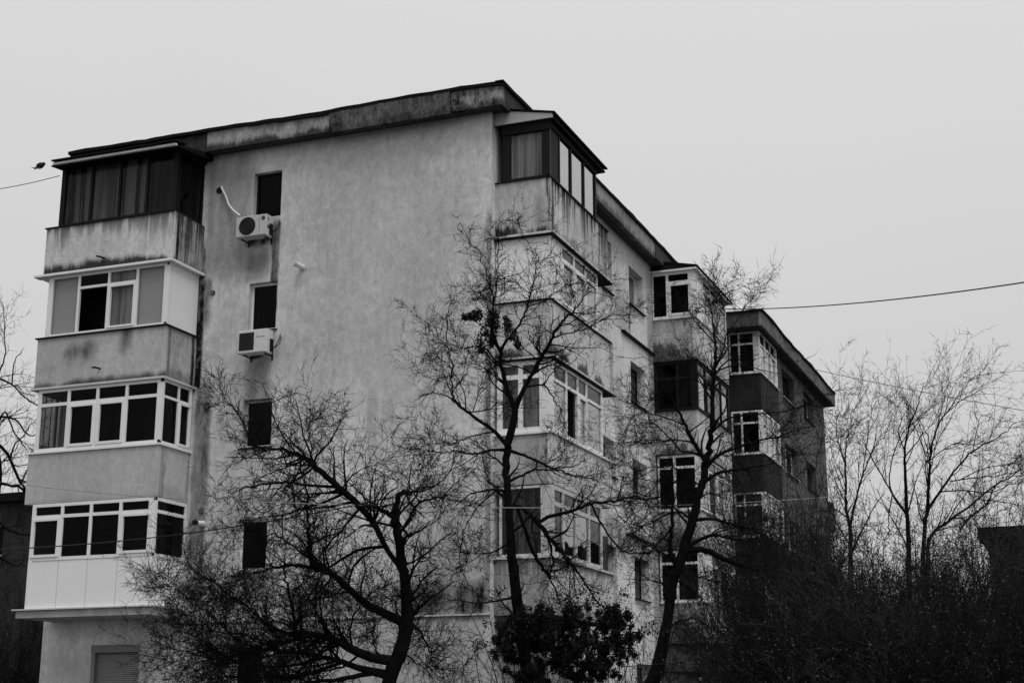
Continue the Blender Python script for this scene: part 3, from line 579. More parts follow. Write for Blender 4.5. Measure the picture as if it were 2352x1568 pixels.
# ------------------------------------------------------------------ second balcony row, at the end of the block
Q = Stack(B1, 'R', balc2, 16.6); QF, QS = Q.front, Q.side
lev = [(R5t-.03, R5b), (R4t, R4b), (R3t-.02, R3b-.02), (R2t, R2b+.05)]
qm = [parapet_mat('row_parapet_%s' % n_, b_, 'y', lev[i][0], lev[i][1], drip=.3, moss=.4, mott=.2, off=80+i*4) for i, (n_, b_) in enumerate((('a', .55), ('b', .6), ('c', .6), ('d', .55)))]
qs = [parapet_mat('row_side_%s' % n_, b_, 'x', lev[i][0], lev[i][1], drip=.15, moss=.75, mott=.5, off=82+i*4, moss_h=.3) for i, (n_, b_) in enumerate((('a', .42), ('b', .45), ('c', .42), ('d', .36)))]
tops = [QF.Z('c8', 715, 215), lev[0][1]-.04, lev[1][1]-.04, lev[2][1]-.04]
for i, (zt_, zb_) in enumerate(lev):
    b_ = Q.parapet(zb_, zt_, qm[i], qs[i]); Q.trim(b_, zt_+.03, .03, .04, METAL_L if i in (0, 2, 3) else METAL_D, 'coping'); zg0, zg1 = zt_+.03, tops[i]
    fm = (W_PVC, DARK_FR, W_PVC, W_PVC)[i]
    yq = [Q.y0, Q.y0+1.0, Q.y0+1.95, Q.y0+2.9, Q.y1-.15]
    glaze(b_, QF, yq, zg0, zg1, ('wspp', 'pspp', 'posp', 'wspp')[i], fm, zt=zg1-.36, fw=.065, din=-.05, gl=GL_R, post=(.12, .10), gls={1: GL, 2: GL} if i else {2: GL}, back={0: CURT_W, 3: CURT_W})
    if i == 0: glaze(b_, QS, [.02, QS.S('c8', 530, 500), Q.x1-.01], zg0, zg1, 'Ps', fm, zt=QS.Z('c8', 600, 330), fw=.08, din=-.05, post=(.03, .17), back={1: CURT_D})
    elif i == 1: glaze(b_, QS, [.02, .72, Q.x1-.01], zg0, zg1, 'pp', fm, zt=zg1-.5, fw=.07, din=-.05, post=(.10, .17), back={1: CURT_M})
    else: glaze(b_, QS, [.06, .56, Q.x1-.01], zg0, zg1, 'pp', fm, zt=zg1-.36, fw=.07, din=-.05, post=(.05, .13), gls={0: GL, 1: GL})
    if i > 0: mb = MB(); Q.box(mb, tops[i]+.002, tops[i]+.03, .05); mb.build('soffit_board', METAL_D, b_)
    Q.inner(b_, zg0, zg1)
    if i == 0:
        Q.trim(b_, zg1+.055, .05, .12, W_PVC, 'gutter'); mb = MB(); xo = Q.x1+.14
        mb.hexa([(0, Q.y0-.1, zg1+.36), (xo, Q.y0-.1, zg1+.07), (xo, Q.y1+.3, zg1+.07), (0, Q.y1+.3, zg1+.36), (0, Q.y0-.1, zg1+.42), (xo, Q.y0-.1, zg1+.13), (xo, Q.y1+.3, zg1+.13), (0, Q.y1+.3, zg1+.42)]); mb.build('roof', TAR, b_)
        mb = MB(); mb.hexa([(.02, Q.y0-.08, zg1+.06), (xo-.05, Q.y0-.08, zg1+.06), (xo-.05, Q.y0-.03, zg1+.06), (.02, Q.y0-.03, zg1+.06), (.02, Q.y0-.08, zg1+.33), (xo-.05, Q.y0-.08, zg1+.09), (xo-.05, Q.y0-.03, zg1+.09), (.02, Q.y0-.03, zg1+.33)]); mb.build('gable_board', METAL_D, b_)
mb = MB(); Q.box(mb, 3.15, 3.35, .25); mb.build('door_canopy', SOFFIT, B1)

# ================================================================== the darker block behind
XW2 = 1.40; Y2a, Y2b = 20.45, 33.2
B2 = empty('apartment_building', (-5, 26, 0), 'soot-dark apartment block with overhanging flat roof standing behind the pale block', 'building')
F2 = Face('y', XW2, 1); G2 = Face('x', Y2a, -1)
xo = XW2+.42; RO = Face('y', xo, 1); zr1 = RO.Z('D', 1748, 712); yr0 = RO.S('D', 1748, 712); yr1 = RO.S('D', 1917, 907); zr0 = (RO.Z('c8', 1255, 655)+RO.Z('c8', 1840, 1298))/2
print('far block', zr1, zr0, yr0, yr1)
Y2b = yr1-.45; zt2_ = zr0+.02
def f2w(tl, tr, br): return (F2.S(*tl), F2.S(*tr), F2.Z(*br), (F2.Z(*tl)+F2.Z(*tr))/2)
w0 = f2w(('c8', 1422, 1010), ('c8', 1518, 1085), ('c8', 1525, 1310)); w1 = f2w(('c8', 1590, 1185), ('c8', 1665, 1245), ('c8', 1672, 1470))
print('far windows', w0, w1)
h2 = []
for k in range(4):
    for w in (w0, w1): h2.append((w[0], w[1], w0[2]-2.8*k, w0[3]-2.8*k))
zt0 = Face('y', 1.55, 1).Z('c8', 1255, 1040); hb = [(Y2a+.15, 22.9, zt0-2.78*k-.3, zt0-2.78*k+1.35) for k in range(4)]
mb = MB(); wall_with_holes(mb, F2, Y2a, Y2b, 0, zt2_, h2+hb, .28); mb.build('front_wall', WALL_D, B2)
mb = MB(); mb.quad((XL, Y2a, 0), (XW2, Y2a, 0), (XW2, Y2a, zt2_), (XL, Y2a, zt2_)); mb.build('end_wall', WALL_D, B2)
mb = MB(); mb.quad((XL, Y2b, 0), (XW2, Y2b, 0), (XW2, Y2b, zt2_), (XL, Y2b, zt2_)); mb.quad((XL, Y2a, 0), (XL, Y2b, 0), (XL, Y2b, zt2_), (XL, Y2a, zt2_)); mb.build('rear_wall', WALL_D, B2)
mb = MB(); mb.box(XL+.6, XW2-.9, Y2a+.6, Y2b-.6, .1, zt2_-.3); mb.build('interior_core', INSIDE, B2)
for i, h in enumerate(h2): window(B2, F2, h, W_PVC if i % 3 else DARK_FR, 'double', .22, sill=METAL_L if i % 2 == 0 else METAL_D, curtain=CURT_D if i in (2, 5) else None)
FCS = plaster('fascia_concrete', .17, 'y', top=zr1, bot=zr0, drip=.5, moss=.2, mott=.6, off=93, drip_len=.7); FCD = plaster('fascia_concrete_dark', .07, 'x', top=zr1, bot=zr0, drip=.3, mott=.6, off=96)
mb = MB(); mb.box(XL, xo-.1, yr0+.1, yr1-.1, zr0+.04, zr1-.03); mb.build('roof', SOFFIT, B2)
k = 0; y_ = yr0
while y_ < yr1-.3:
    y2_ = min(yr1, y_+1.75); mb = MB(); RO.bx(mb, y_+.006, y2_-.006, zr0, zr1, -.1, .0+.006*(k % 2)); mb.build('fascia_panel', FCS, B2); y_ = y2_; k += 1
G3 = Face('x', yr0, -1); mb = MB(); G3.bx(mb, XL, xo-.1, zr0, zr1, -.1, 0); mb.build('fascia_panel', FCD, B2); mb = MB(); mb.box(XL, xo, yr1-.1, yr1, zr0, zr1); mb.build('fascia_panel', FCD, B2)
mb = MB(); strip((XL, yr0, zr1+.05), (xo+.05, yr0, zr1+.05), 20, (0, -1, 0), .006, .05); strip((xo, yr0-.05, zr1+.05), (xo, yr1, zr1+.05), 40, (1, 0, 0), .016, .05); mb.build('roof_flashing', TAR, B2)
T = Stack(B2, 'R', 20.19, 20.19+3.4, 1.1, .45); TF, TS = T.front, T.side
T.y1 = TF.S('c8', 1398, 1185); T.fs = (T.y0, T.y1); print('far balcony y1', T.y1)
for i in range(4):
    zt_ = zt0-2.78*i; zb_ = zt_-1.22; top_ = zr0+.03 if i == 0 else zt0-2.78*(i-1)-1.24
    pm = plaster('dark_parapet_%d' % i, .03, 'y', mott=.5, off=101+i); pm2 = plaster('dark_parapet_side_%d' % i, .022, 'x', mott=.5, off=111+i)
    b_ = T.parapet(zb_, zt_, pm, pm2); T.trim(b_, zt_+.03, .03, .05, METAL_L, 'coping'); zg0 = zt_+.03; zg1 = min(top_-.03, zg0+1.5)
    if i == 0: zg1 = zr0-.0
    ym = [T.y0, T.y0+.9, T.y0+1.75, T.y0+2.6, T.y1-.1]
    glaze(b_, TF, ym, zg0, zg1, 'ppsp', W_PVC, zt=zg1-.45, fw=.055, din=-.05, gl=GL_R, gls={2: GL} if i else None, post=(.10, .10), back={0: CURT_W, 3: CURT_M})
    glaze(b_, TS, [.5, .85, T.x1-.01], zg0, zg1, 'pp', W_PVC, zt=zg1-.42, fw=.06, din=-.05, gl=GL, post=(.05, .20 if i == 0 else .12), back={1: CURT_M if i == 0 else CURT_D}); T.inner(b_, zg0, zg1)
# open end balconies and the drain pipe at the far corner
for i in range(3):
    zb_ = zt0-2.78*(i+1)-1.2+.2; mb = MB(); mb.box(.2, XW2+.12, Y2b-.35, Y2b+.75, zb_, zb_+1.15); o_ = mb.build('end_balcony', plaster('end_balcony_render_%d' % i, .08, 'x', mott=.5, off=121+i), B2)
mb = MB(); mb.tube([(XW2-.1, Y2b+.12, zt2_), (XW2-.1, Y2b+.12, .2)], .05, 8); mb.build('drain_pipe', METAL_L, B2)

# ================================================================== things on the end wall
def disc(mb, c, ax, r, t, k=24):
    c = np.array(c, float); ax = np.array(ax, float); mb.tube([c, c+ax*t], r, k)
def aircon(lab, TL, TR, BR, round_fan):
    yp = -.46; A, B_, C_ = (on(1, yp, *q) for q in (TL, TR, BR)); x0, x1, z1 = A[0], B_[0], (A[2]+B_[2])/2; z0 = C_[2]; dp = .27
    t = empty('air_conditioner', ((x0+x1)/2, -.3, z0-.05), lab, 'air conditioner', 'air conditioners on the end wall')
    mb = MB(); e = .015
    mb.hexa([(x0+e, yp, z0+e), (x1-e, yp, z0+e), (x1-e, yp, z1-e), (x0+e, yp, z1-e), (x0, yp+.02, z0), (x1, yp+.02, z0), (x1, yp+.02, z1), (x0, yp+.02, z1)])
    mb.box(x0, x1, yp+.0205, yp+dp, z0, z1); AC = flat('air_conditioner_enamel_'+('a' if round_fan else 'b'), .50 if round_fan else .62, .5, .3, .22, 9); cs = mb.build('casing', AC, t)
    w, h = x1-x0, z1-z0
    if round_fan:
        cx_, cz_ = x0+w*.38, (z0+z1)/2; mb = MB(); disc(mb, (cx_, yp+.003, cz_), (0, -1, 0), h*.43, .008, 32); mb.build('fan_opening', BLACK, t)
        mb = MB()
        for r_ in (.13, .21, .29, .37, .43): mb.tube([(cx_+h*r_*math.cos(q), yp-.012, cz_+h*r_*math.sin(q)) for q in np.linspace(0, 2*math.pi, 33)], .0025, 4, False)
        mb.build('fan_grille', flat('dark_grille', .03), t)
        mb = MB(); mb.box(x0+w*.78, x0+w*.785, yp-.004, yp+.001, z0+.02, z1-.02); mb.build('seam', METAL_D, t)
        mb = MB(); disc(mb, (x0+w*.9, yp+.003, z1-h*.2), (0, -1, 0), h*.1, .006, 20); mb.build('emblem', flat('emblem_grey', .06), t)
        mb = MB(); disc(mb, (x1-.002, yp+dp*.35, z1-h*.2), (1, 0, 0), h*.06, .006, 16); mb.box(x1-.001, x1+.004, yp+dp*.2, yp+dp*.6, z0+h*.35, z0+h*.5); mb.build('emblem', flat('emblem_grey_side', .06), t)
    else:
        mb = MB(); mb.box(x0+w*.05, x0+w*.56, yp-.006, yp+.003, z0+h*.12, z1-h*.12); mb.build('fan_opening', BLACK, t)
        mb = MB()
        for q in np.linspace(x0+w*.06, x0+w*.55, 15): mb.tube([(q, yp-.009, z0+h*.12), (q, yp-.009, z1-h*.12)], .0025, 4)
        for q in np.linspace(z0+h*.14, z1-h*.14, 7): mb.tube([(x0+w*.05, yp-.012, q), (x0+w*.56, yp-.012, q)], .003, 4)
        mb.build('fan_grille', flat('grey_grille', .05), t)
        mb = MB(); q = x0+w*.62
        while q < x0+w*.9: l_ = rng.uniform(.008, .02); mb.box(q, q+l_, yp-.003, yp+.001, z1-h*.34-rng.uniform(0, .012), z1-h*.31); q += l_+.008
        mb.build('lettering', flat('grey_print', .2), t)
    mb = MB()
    for q in (x0+.1, x1-.1): mb.box(q-.012, q+.012, yp+.12, 0, z0-.025, z0-.001); mb.box(q-.015, q+.015, -.03, -.0, z0-.1, z0+.2)
    mb.build('bracket', METAL_D, t)
    mb = MB(); mb.box(x1+.001, x1+.035, yp+dp*.55, yp+dp*.95, z0+.04, z0+h*.6); mb.tube([(x1+.03, yp+dp*.75, z0+h*.2), (x1+.12, yp+dp*.8, z0+h*.3), (x1+.14, -.12, z0+h*.7), (x1+.1, -.03, z1-.05)], .012, 6); mb.tube([(x1+.03, yp+dp*.7, z0+h*.35), (x1+.09, yp+dp*.8, z0+h*.2), (x1+.15, -.14, z0+h*.45), (x1+.12, -.02, z0+h*.8)], .009, 6); mb.build('valve_pipes', METAL_D, t)
    return t, (x0, x1, z0, z1)
t1, bx1 = aircon('air conditioner with large round black fan under the topmost end-wall window', ('c4', 310, 1075), ('c4', 522, 1045), ('c4', 517, 1190), True)
t2, bx2 = aircon('air conditioner with square fan grille under the second end-wall window from the roof', ('c2', 1815, 290), ('c2', 2050, 256), ('c2', 2052, 448), False)
A = on(1, -.05, 'c4', 205, 860); path = [A+np.array([0, .06, 0])]+[on(1, y_, 'c4', *q) for q, y_ in (((208, 868), -.05), ((238, 930), -.07), ((258, 985), -.07), ((295, 1030), -.1), ((335, 1062), -.2))]
def smooth_path(P, n=6):
    P = [np.array(q, float) for q in P]; P = [2*P[0]-P[1]]+P+[2*P[-1]-P[-2]]; out = []
    for i in range(1, len(P)-2):
        for t in np.linspace(0, 1, n, endpoint=False):
            a, b, c, d = P[i-1:i+3]; out.append(.5*(2*b+(c-a)*t+(2*a-5*b+4*c-d)*t*t+(3*b-a-3*c+d)*t**3))
    return np.array(out+[P[-2]])
mb = MB(); mb.tube(smooth_path(path), .026, 8); mb.build('pipe', W_PVC, t1, True)
c_ = on(1, 0, 'c4', 193, 886); mb = MB(); mb.tube([c_+np.array([0, .02, 0]), c_+np.array([0, -.012, 0])], .085, 16); mb.build('wall_hole', BLACK, t1)
def wallpipe(lab, base, tip, r, tipmat):
    a = on(1, 0, *base); t = empty('vent_pipe', a, lab, 'pipe', 'flue pipes on the end wall')
    d = ray(*uv(*tip)); 
    e = CAM+d*((-.42-CAM[1])/d[1]); mb = MB(); mb.tube([a+(a-e)*.05, e], r, 14, False); mb.tube([e, a], r*.85, 14, False); mb.build('tube', W_PVC, t, True)
    mb = MB(); dd = (e-a)/np.linalg.norm(e-a); mb.tube([e-dd*.06, e+dd*.03], r*1.12, 14); mb.build('cap', tipmat, t)
    mb = MB(); mb.tube([a+np.array([0, .0, 0]), a+np.array([0, -.012, 0])], r*1.5, 16); mb.build('collar', METAL_L, t)
wallpipe('white flue pipe sticking out right of the second end-wall window from the roof', ('c4', 775, 1425), ('c4', 712, 1392), .06, METAL_L)
wallpipe('short flue pipe with black end beside the lowest glazed corner balcony', ('c3', 1570, 335), ('c3', 1508, 326), .055, BLACK)
for lab, p, r in (('small vent cap on end wall beside the corner balcony with pale blinds', ('c1', 1610, 1412), .05), ('pale round vent on end wall beside the white-framed three-part balcony', ('c2', 1557, 895), .075), ('dark round vent on end wall just above the black-tipped flue pipe', ('c3', 1557, 238), .055)):
    a = on(1, 0, *p); t = empty('wall_vent', a, lab, 'vent', 'round vents on the end wall'); mb = MB(); mb.tube([a, a+np.array([0, -.02, 0])], r*1.25, 18); mb.build('ring', SOFFIT, t); mb = MB(); mb.tube([a+np.array([0, -.018, 0]), a+np.array([0, -.026, 0])], r, 18); mb.build('grille', flat('vent_grey', .10), t)

# ================================================================== cables
def cable(lab, A, B_, sag, r, mat, n=24):
    A, B_ = np.array(A), np.array(B_); P = [A+(B_-A)*t-np.array([0, 0, 4*sag*t*(1-t)]) for t in np.linspace(0, 1, n+1)]; mb = MB(); mb.tube(P, r, 5); tag(mb.build('cable', mat), lab, 'cable', 'overhead cables')
def ext(A, B_, k): A, B_ = np.array(A), np.array(B_); return A+(B_-A)*k
cable('thin cable tied to the roof corner of the dark-framed top balcony', (xl_+.15, -D_L-.1, zr*0+on(1, -D_L-.1, 'D', 135, 404)[2]), at(30, 'D', -260, 452), .15, .009, CABLE)
cable('thick cable leaving the roof end over the rear block into open sky', (1.2, 16.7, on(1, 16.7, 'D', 1752, 701)[2]), at(26, 'D', 2700, 590), .25, .016, CABLE)
a_ = on(0, xo, 'D', 1868, 834); cable('faint cable running down from the rear block roof edge above the bare trees', (xo-.02, a_[1], zr1+.06), at(40, 'D', 2700, 1000), .1, .016, flat('faded_cable', .35))
cable('pale cable stretched in front of the glazed balconies on the long front', at(22, 'D', 560, 1150), at(30, 'D', 2000, 1133), .18, .006, CABLE_P)
cable('dark cable crossing the lowest glazed corner balcony', at(24, 'D', -300, 1264), at(24, 'D', 950, 1130), .28, .010, CABLE)
cable('thin cable crossing the plain parapet of the corner balcony', at(26, 'D', -60, 1098), at(26, 'D', 420, 1146), .04, .0045, flat('grey_cable', .16))
cable('short low cable in front of the second balcony row', at(25, 'D', 1430, 1530/1.0), at(27, 'D', 1720, 1499), .03, .008, CABLE)

# ================================================================== bird
def bird():
    c = at(30, 'D', 92, 381); S_ = 30/FPX; U, V_, W_ = UPV, RGT, FWD
    def p(u, v, d=0): return c + V_*((u-92)*S_) + U*((381-v)*S_) + W_*d
    t = empty('bird', c, 'small dark bird in flight beside the roof of the top corner balcony', 'bird')
    mb = MB(); mb.tube([p(82, 387), p(85, 385), p(89, 382), p(94, 380), p(98, 378), p(101, 376.5), p(103, 376), p(104.5, 375.6)], [.01, .035, .06, .065, .05, .034, .03, .004], 10); mb.build('body', BLACK, t, True)
    for pts in ([p(88, 380), p(94, 377), p(91, 374, .12), p(84, 378, .28), p(80, 386, .34)], [p(86, 385), p(95, 383), p(97, 390, -.15), p(90, 391, -.3), p(84, 390, -.34)]):
        mb = MB(); mb.quad(*pts); q = [x+U*.006 for x in pts]; mb.quad(*q[::-1])
        for i in range(5): mb.quad(pts[i], pts[(i+1) % 5], q[(i+1) % 5], q[i])
        mb.build('wing', BLACK, t)
    mb = MB(); mb.hexa([p(84, 384), p(84, 387), p(78, 390), p(79, 385), p(84, 384, .02), p(84, 387, .02), p(78, 390, .02), p(79, 385, .02)]); mb.build('tail', BLACK, t)
bird()

# ================================================================== trees
def mesh_np(name, V, Fq, mat, parent=None, org=None):
    org = np.zeros(3) if org is None else np.array(org, float); V = np.asarray(V, np.float32)-org.astype(np.float32); Fq = np.asarray(Fq, np.int32); k = Fq.shape[1]
    me = bpy.data.meshes.new(name); me.vertices.add(len(V)); me.vertices.foreach_set('co', V.ravel()); me.loops.add(Fq.size); me.loops.foreach_set('vertex_index', Fq.ravel())
    me.polygons.add(len(Fq)); me.polygons.foreach_set('loop_start', np.arange(0, Fq.size, k, dtype=np.int32)); me.update(calc_edges=True); me.validate()
    return link(name, me, mat, parent, org)
def tubes(P, Rr, k=3):
    """P (N, n, 3) polylines, Rr (N, n) radii -> vertices, quads"""
    N, n, _ = P.shape; T = np.gradient(P, axis=1); T /= np.linalg.norm(T, axis=2, keepdims=True)+1e-9
    ref = np.broadcast_to(np.array([.43, .77, .47]), T.shape); A = np.cross(T, ref); A /= np.linalg.norm(A, axis=2, keepdims=True)+1e-9; B_ = np.cross(T, A)
    an = 2*np.pi*np.arange(k)/k; V = P[:, :, None, :]+Rr[:, :, None, None]*(np.cos(an)[None, None, :, None]*A[:, :, None, :]+np.sin(an)[None, None, :, None]*B_[:, :, None, :])
    idx = np.arange(N*n*k).reshape(N, n, k); nx = np.roll(idx, -1, axis=2); F_ = np.stack([idx[:, :-1], nx[:, :-1], nx[:, 1:], idx[:, 1:]], -1).reshape(-1, 4)
    return V.reshape(-1, 3), F_
def join(parts):
    Vs, Fs, o = [], [], 0
    for V, F_ in parts: Vs.append(V); Fs.append(F_+o); o += len(V)
    return np.concatenate(Vs), np.concatenate(Fs)
def grow(S0, D0, Ln, R0, n=5, wig=.18, trop=(0, 0, 0), tip=.25):
    N = len(S0); P = np.zeros((N, n, 3)); P[:, 0] = S0; D = D0/(np.linalg.norm(D0, axis=1, keepdims=True)+1e-9); st_ = (Ln/(n-1))[:, None]; tr_ = np.array(trop)
    for i in range(1, n):
        D = D+rng.normal(0, wig, (N, 3))+tr_; D /= np.linalg.norm(D, axis=1, keepdims=True); P[:, i] = P[:, i-1]+D*st_
    return P, R0[:, None]*np.linspace(1, tip, n)[None, :]
def sprout(P, Rr, per, t0=.15, ang=(.5, 1.1), ln=(.3, .7), rs=.55, rmin=.0028, rmax=.05, trop=(0, 0, 0), n=5, wig=.18, tip=.3, bias=(0, 0, 0), flat_=1.0):
    """side shoots along each polyline; per = shoots per polyline"""
    N, m, _ = P.shape; L_ = np.linalg.norm(np.diff(P, axis=1), axis=2).sum(1); cnt = np.maximum(1, rng.poisson(per, N)) if np.isscalar(per) else rng.poisson(per)
    ix = np.repeat(np.arange(N), cnt); t = rng.uniform(t0, 1, len(ix))*(m-1); i0 = np.minimum(t.astype(int), m-2); fr = (t-i0)[:, None]
    S0 = P[ix, i0]*(1-fr)+P[ix, i0+1]*fr; T = P[ix, i0+1]-P[ix, i0]; T /= np.linalg.norm(T, axis=1, keepdims=True)+1e-9; r_ = Rr[ix, i0]*(1-fr[:, 0])+Rr[ix, i0+1]*fr[:, 0]
    q = rng.normal(size=(len(ix), 3)); q += np.array(bias); q -= (q*FWD).sum(1, keepdims=True)*FWD*(1-flat_); q -= (q*T).sum(1, keepdims=True)*T; q /= np.linalg.norm(q, axis=1, keepdims=True)+1e-9
    a = rng.uniform(*ang, len(ix))[:, None]; D = T*np.cos(a)+q*np.sin(a); Ln = rng.uniform(*ln, len(ix))
    return grow(S0, D, Ln, np.clip(r_*rs, rmin, rmax), n, wig, trop, tip)
def resample(P, Rr, n):
    P = np.asarray(P); d = np.r_[0, np.cumsum(np.linalg.norm(np.diff(P, axis=0), axis=1))]; t = np.linspace(0, d[-1], n)
    return np.stack([np.interp(t, d, P[:, i]) for i in range(3)], 1), np.interp(t, d, Rr), d[-1]
def traced(limbs, depth, spread=.8, seed=1, jit=.02, keep=()):
    """limbs: lists of (crop, [(x, y, width), ...]); the pixel gives direction, the tree's own standing place gives distance"""
    r_ = np.random.default_rng(seed); out = []; pix = []
    for li, (c, pts) in enumerate(limbs):
        am = r_.uniform(-spread, spread); P, W_ = [], []; q = [uv(c, x, y) for x, y, w in pts]; dz0 = 0.0
        if li:                                                   # a limb starts on the wood it grows from, at that wood's distance
            pa = np.concatenate(pix); dd = np.hypot(pa[:, 0]-q[0][0], pa[:, 1]-q[0][1]); k = dd.argmin(); dz0 = pa[k, 2]
            if dd[k] < 30: q[0] = (pa[k, 0], pa[k, 1])
        loc = []
        for i, (x, y, w) in enumerate(pts):
            t = i/max(1, len(pts)-1); dz = dz0+(am*t*t if li else 0); P.append(at(depth+dz, 'D', *q[i])); W_.append(w/CROPS[c][2]*.91875*(depth+dz)/FPX*.5); loc.append((q[i][0], q[i][1], dz))
        loc = np.array(loc); tt = np.linspace(0, len(loc)-1, len(loc)*6); pix.append(np.stack([np.interp(tt, np.arange(len(loc)), loc[:, k]) for k in range(3)], 1))
        Ps = smooth_path(P, 5); Ws = np.interp(np.linspace(0, 1, len(Ps)), np.linspace(0, 1, len(W_)), W_)
        if li and li not in keep: Ws = Ws*np.clip((1-np.linspace(0, 1, len(Ws)))/.12, .25, 1)
        Ps = Ps+r_.normal(0, jit, Ps.shape)*np.linspace(0, 1, len(Ps))[:, None]; out.append((Ps, np.maximum(Ws, .004)))
    return out
def tree(name, lab, limbs, depth, spread, seed, tw, group='bare trees before the pale block', leaves=0, twmat=None, root=True, cat='tree', ndens=1.0):
    global rng
    rng = np.random.default_rng(seed); Ls = traced(limbs, depth, spread, seed)
    tp, tr = Ls[0]; base = tp[0].copy()
    if root and base[2] > 0:
        d = tp[0]-tp[2]; d[2] = min(d[2], -.3); k = base[2]/-d[2]; g = base+np.array([d[0]*k*.35, d[1]*k*.35, -base[2]-.05]); Q_ = smooth_path([g, (g+base)/2+np.array([.03, .02, 0]), base], 4)[:-1]
        tp = np.vstack([Q_, tp]); tr = np.r_[np.linspace(tr[0]*1.35, tr[0]*1.02, len(Q_)), tr]; base = g
    base = np.array([base[0], base[1], 0.0])
    t = empty(name, base, lab, cat, group)
    V, F_ = tubes(tp[None], tr[None], 10); o = mesh_np('trunk', V, F_, BARK, t, base); o.data.shade_smooth()
    for (P, R_) in Ls[1:]:
        V, F_ = tubes(P[None], R_[None], 7); o = mesh_np('limb', V, F_, BARK, t, base); o.data.shade_smooth()
    # shoots on every limb, in proportion to its length
    RS_ = [resample(P, R_, 14) for P, R_ in Ls]; P0 = np.stack([q[0] for q in RS_]); R0 = np.stack([q[1] for q in RS_]); L0 = np.array([q[2] for q in RS_]); dens = np.array([tw.get('trunk', .0)]+[1.0]*(len(RS_)-1)); dens = dens*np.where(P0[:, :, 2].mean(1) < 3.6, tw.get('low', 1.0), 1.0)
    P1, R1 = sprout(P0, R0, L0*dens*tw['d1'], ln=tw['l1'], ang=tw.get('a1', (.5, 1.2)), rs=.5, rmin=.006, rmax=.026, trop=tw['trop'], n=7, wig=tw.get('wig', .2), t0=tw.get('t0', .2), bias=tw.get('bias', (0, 0, 0)))
    Pm, Rm = sprout(P0, R0, L0*dens*tw.get('dm', tw['d1']*.8), ln=tw['l2'], rs=.3, rmin=.004, rmax=.009, trop=tw['trop'], n=6, t0=.1, wig=tw.get('wig', .2))
    P2, R2 = sprout(P1, R1, tw['n2'], ln=tw['l2'], rs=.55, rmin=.0036, rmax=.009, trop=tw['trop'], n=6, wig=tw.get('wig', .2))
    P3, R3 = sprout(P2, R2, tw['n3'], ln=tw['l3'], rs=.6, rmin=tw.get('rm', .0028), rmax=.006, trop=tw['trop'], n=3, wig=.22)
    Pn, Rn = sprout(Pm, Rm, tw['n3'], ln=tw['l3'], rs=.6, rmin=tw.get('rm', .0028), rmax=.006, trop=tw['trop'], n=3, wig=.22)
    parts = [tubes(P1, R1, 4), tubes(Pm, Rm, 3), tubes(P2, R2, 3), tubes(P3, R3, 3), tubes(Pn, Rn, 3)]
    if tw.get('n4'): P4, R4 = sprout(P3, R3, tw['n4'], ln=tw['l4'], rs=.8, rmin=.0024, rmax=.004, trop=tw['trop'], n=3, wig=.2); parts.append(tubes(P4, R4, 3))
    V, F_ = join(parts); mesh_np('crown', V, F_, twmat or TWIG, t, base); print(name, 'twigs', sum(len(q) for q in (P1, Pm, P2, P3, Pn)), 'faces', len(F_))
    if leaves:
        S_ = P3[rng.integers(0, len(P3), leaves), -1]; leafmesh('clinging_leaves', S_, .03, t, base)
    return t, base, (P0, P1, P2, P3)
def leafmesh(name, C_, size, parent, base, mat=None, droop=.5):
    N = len(C_); D = rng.normal(size=(N, 3)); D[:, 2] -= droop; D /= np.linalg.norm(D, axis=1, keepdims=True); A = np.cross(D, rng.normal(size=(N, 3))); A /= np.linalg.norm(A, axis=1, keepdims=True); s_ = size*rng.uniform(.6, 1.4, N)[:, None]
    Nn = np.cross(D, A); V = np.stack([C_, C_+D*s_*.8+A*s_*.5+Nn*s_*.12, C_+D*s_*1.8, C_+D*s_*.8-A*s_*.5+Nn*s_*.12], 1).reshape(-1, 3)
    return tag(mesh_np(name, V, np.arange(N*4).reshape(N, 4), mat or LEAF, parent, base), kind='stuff')

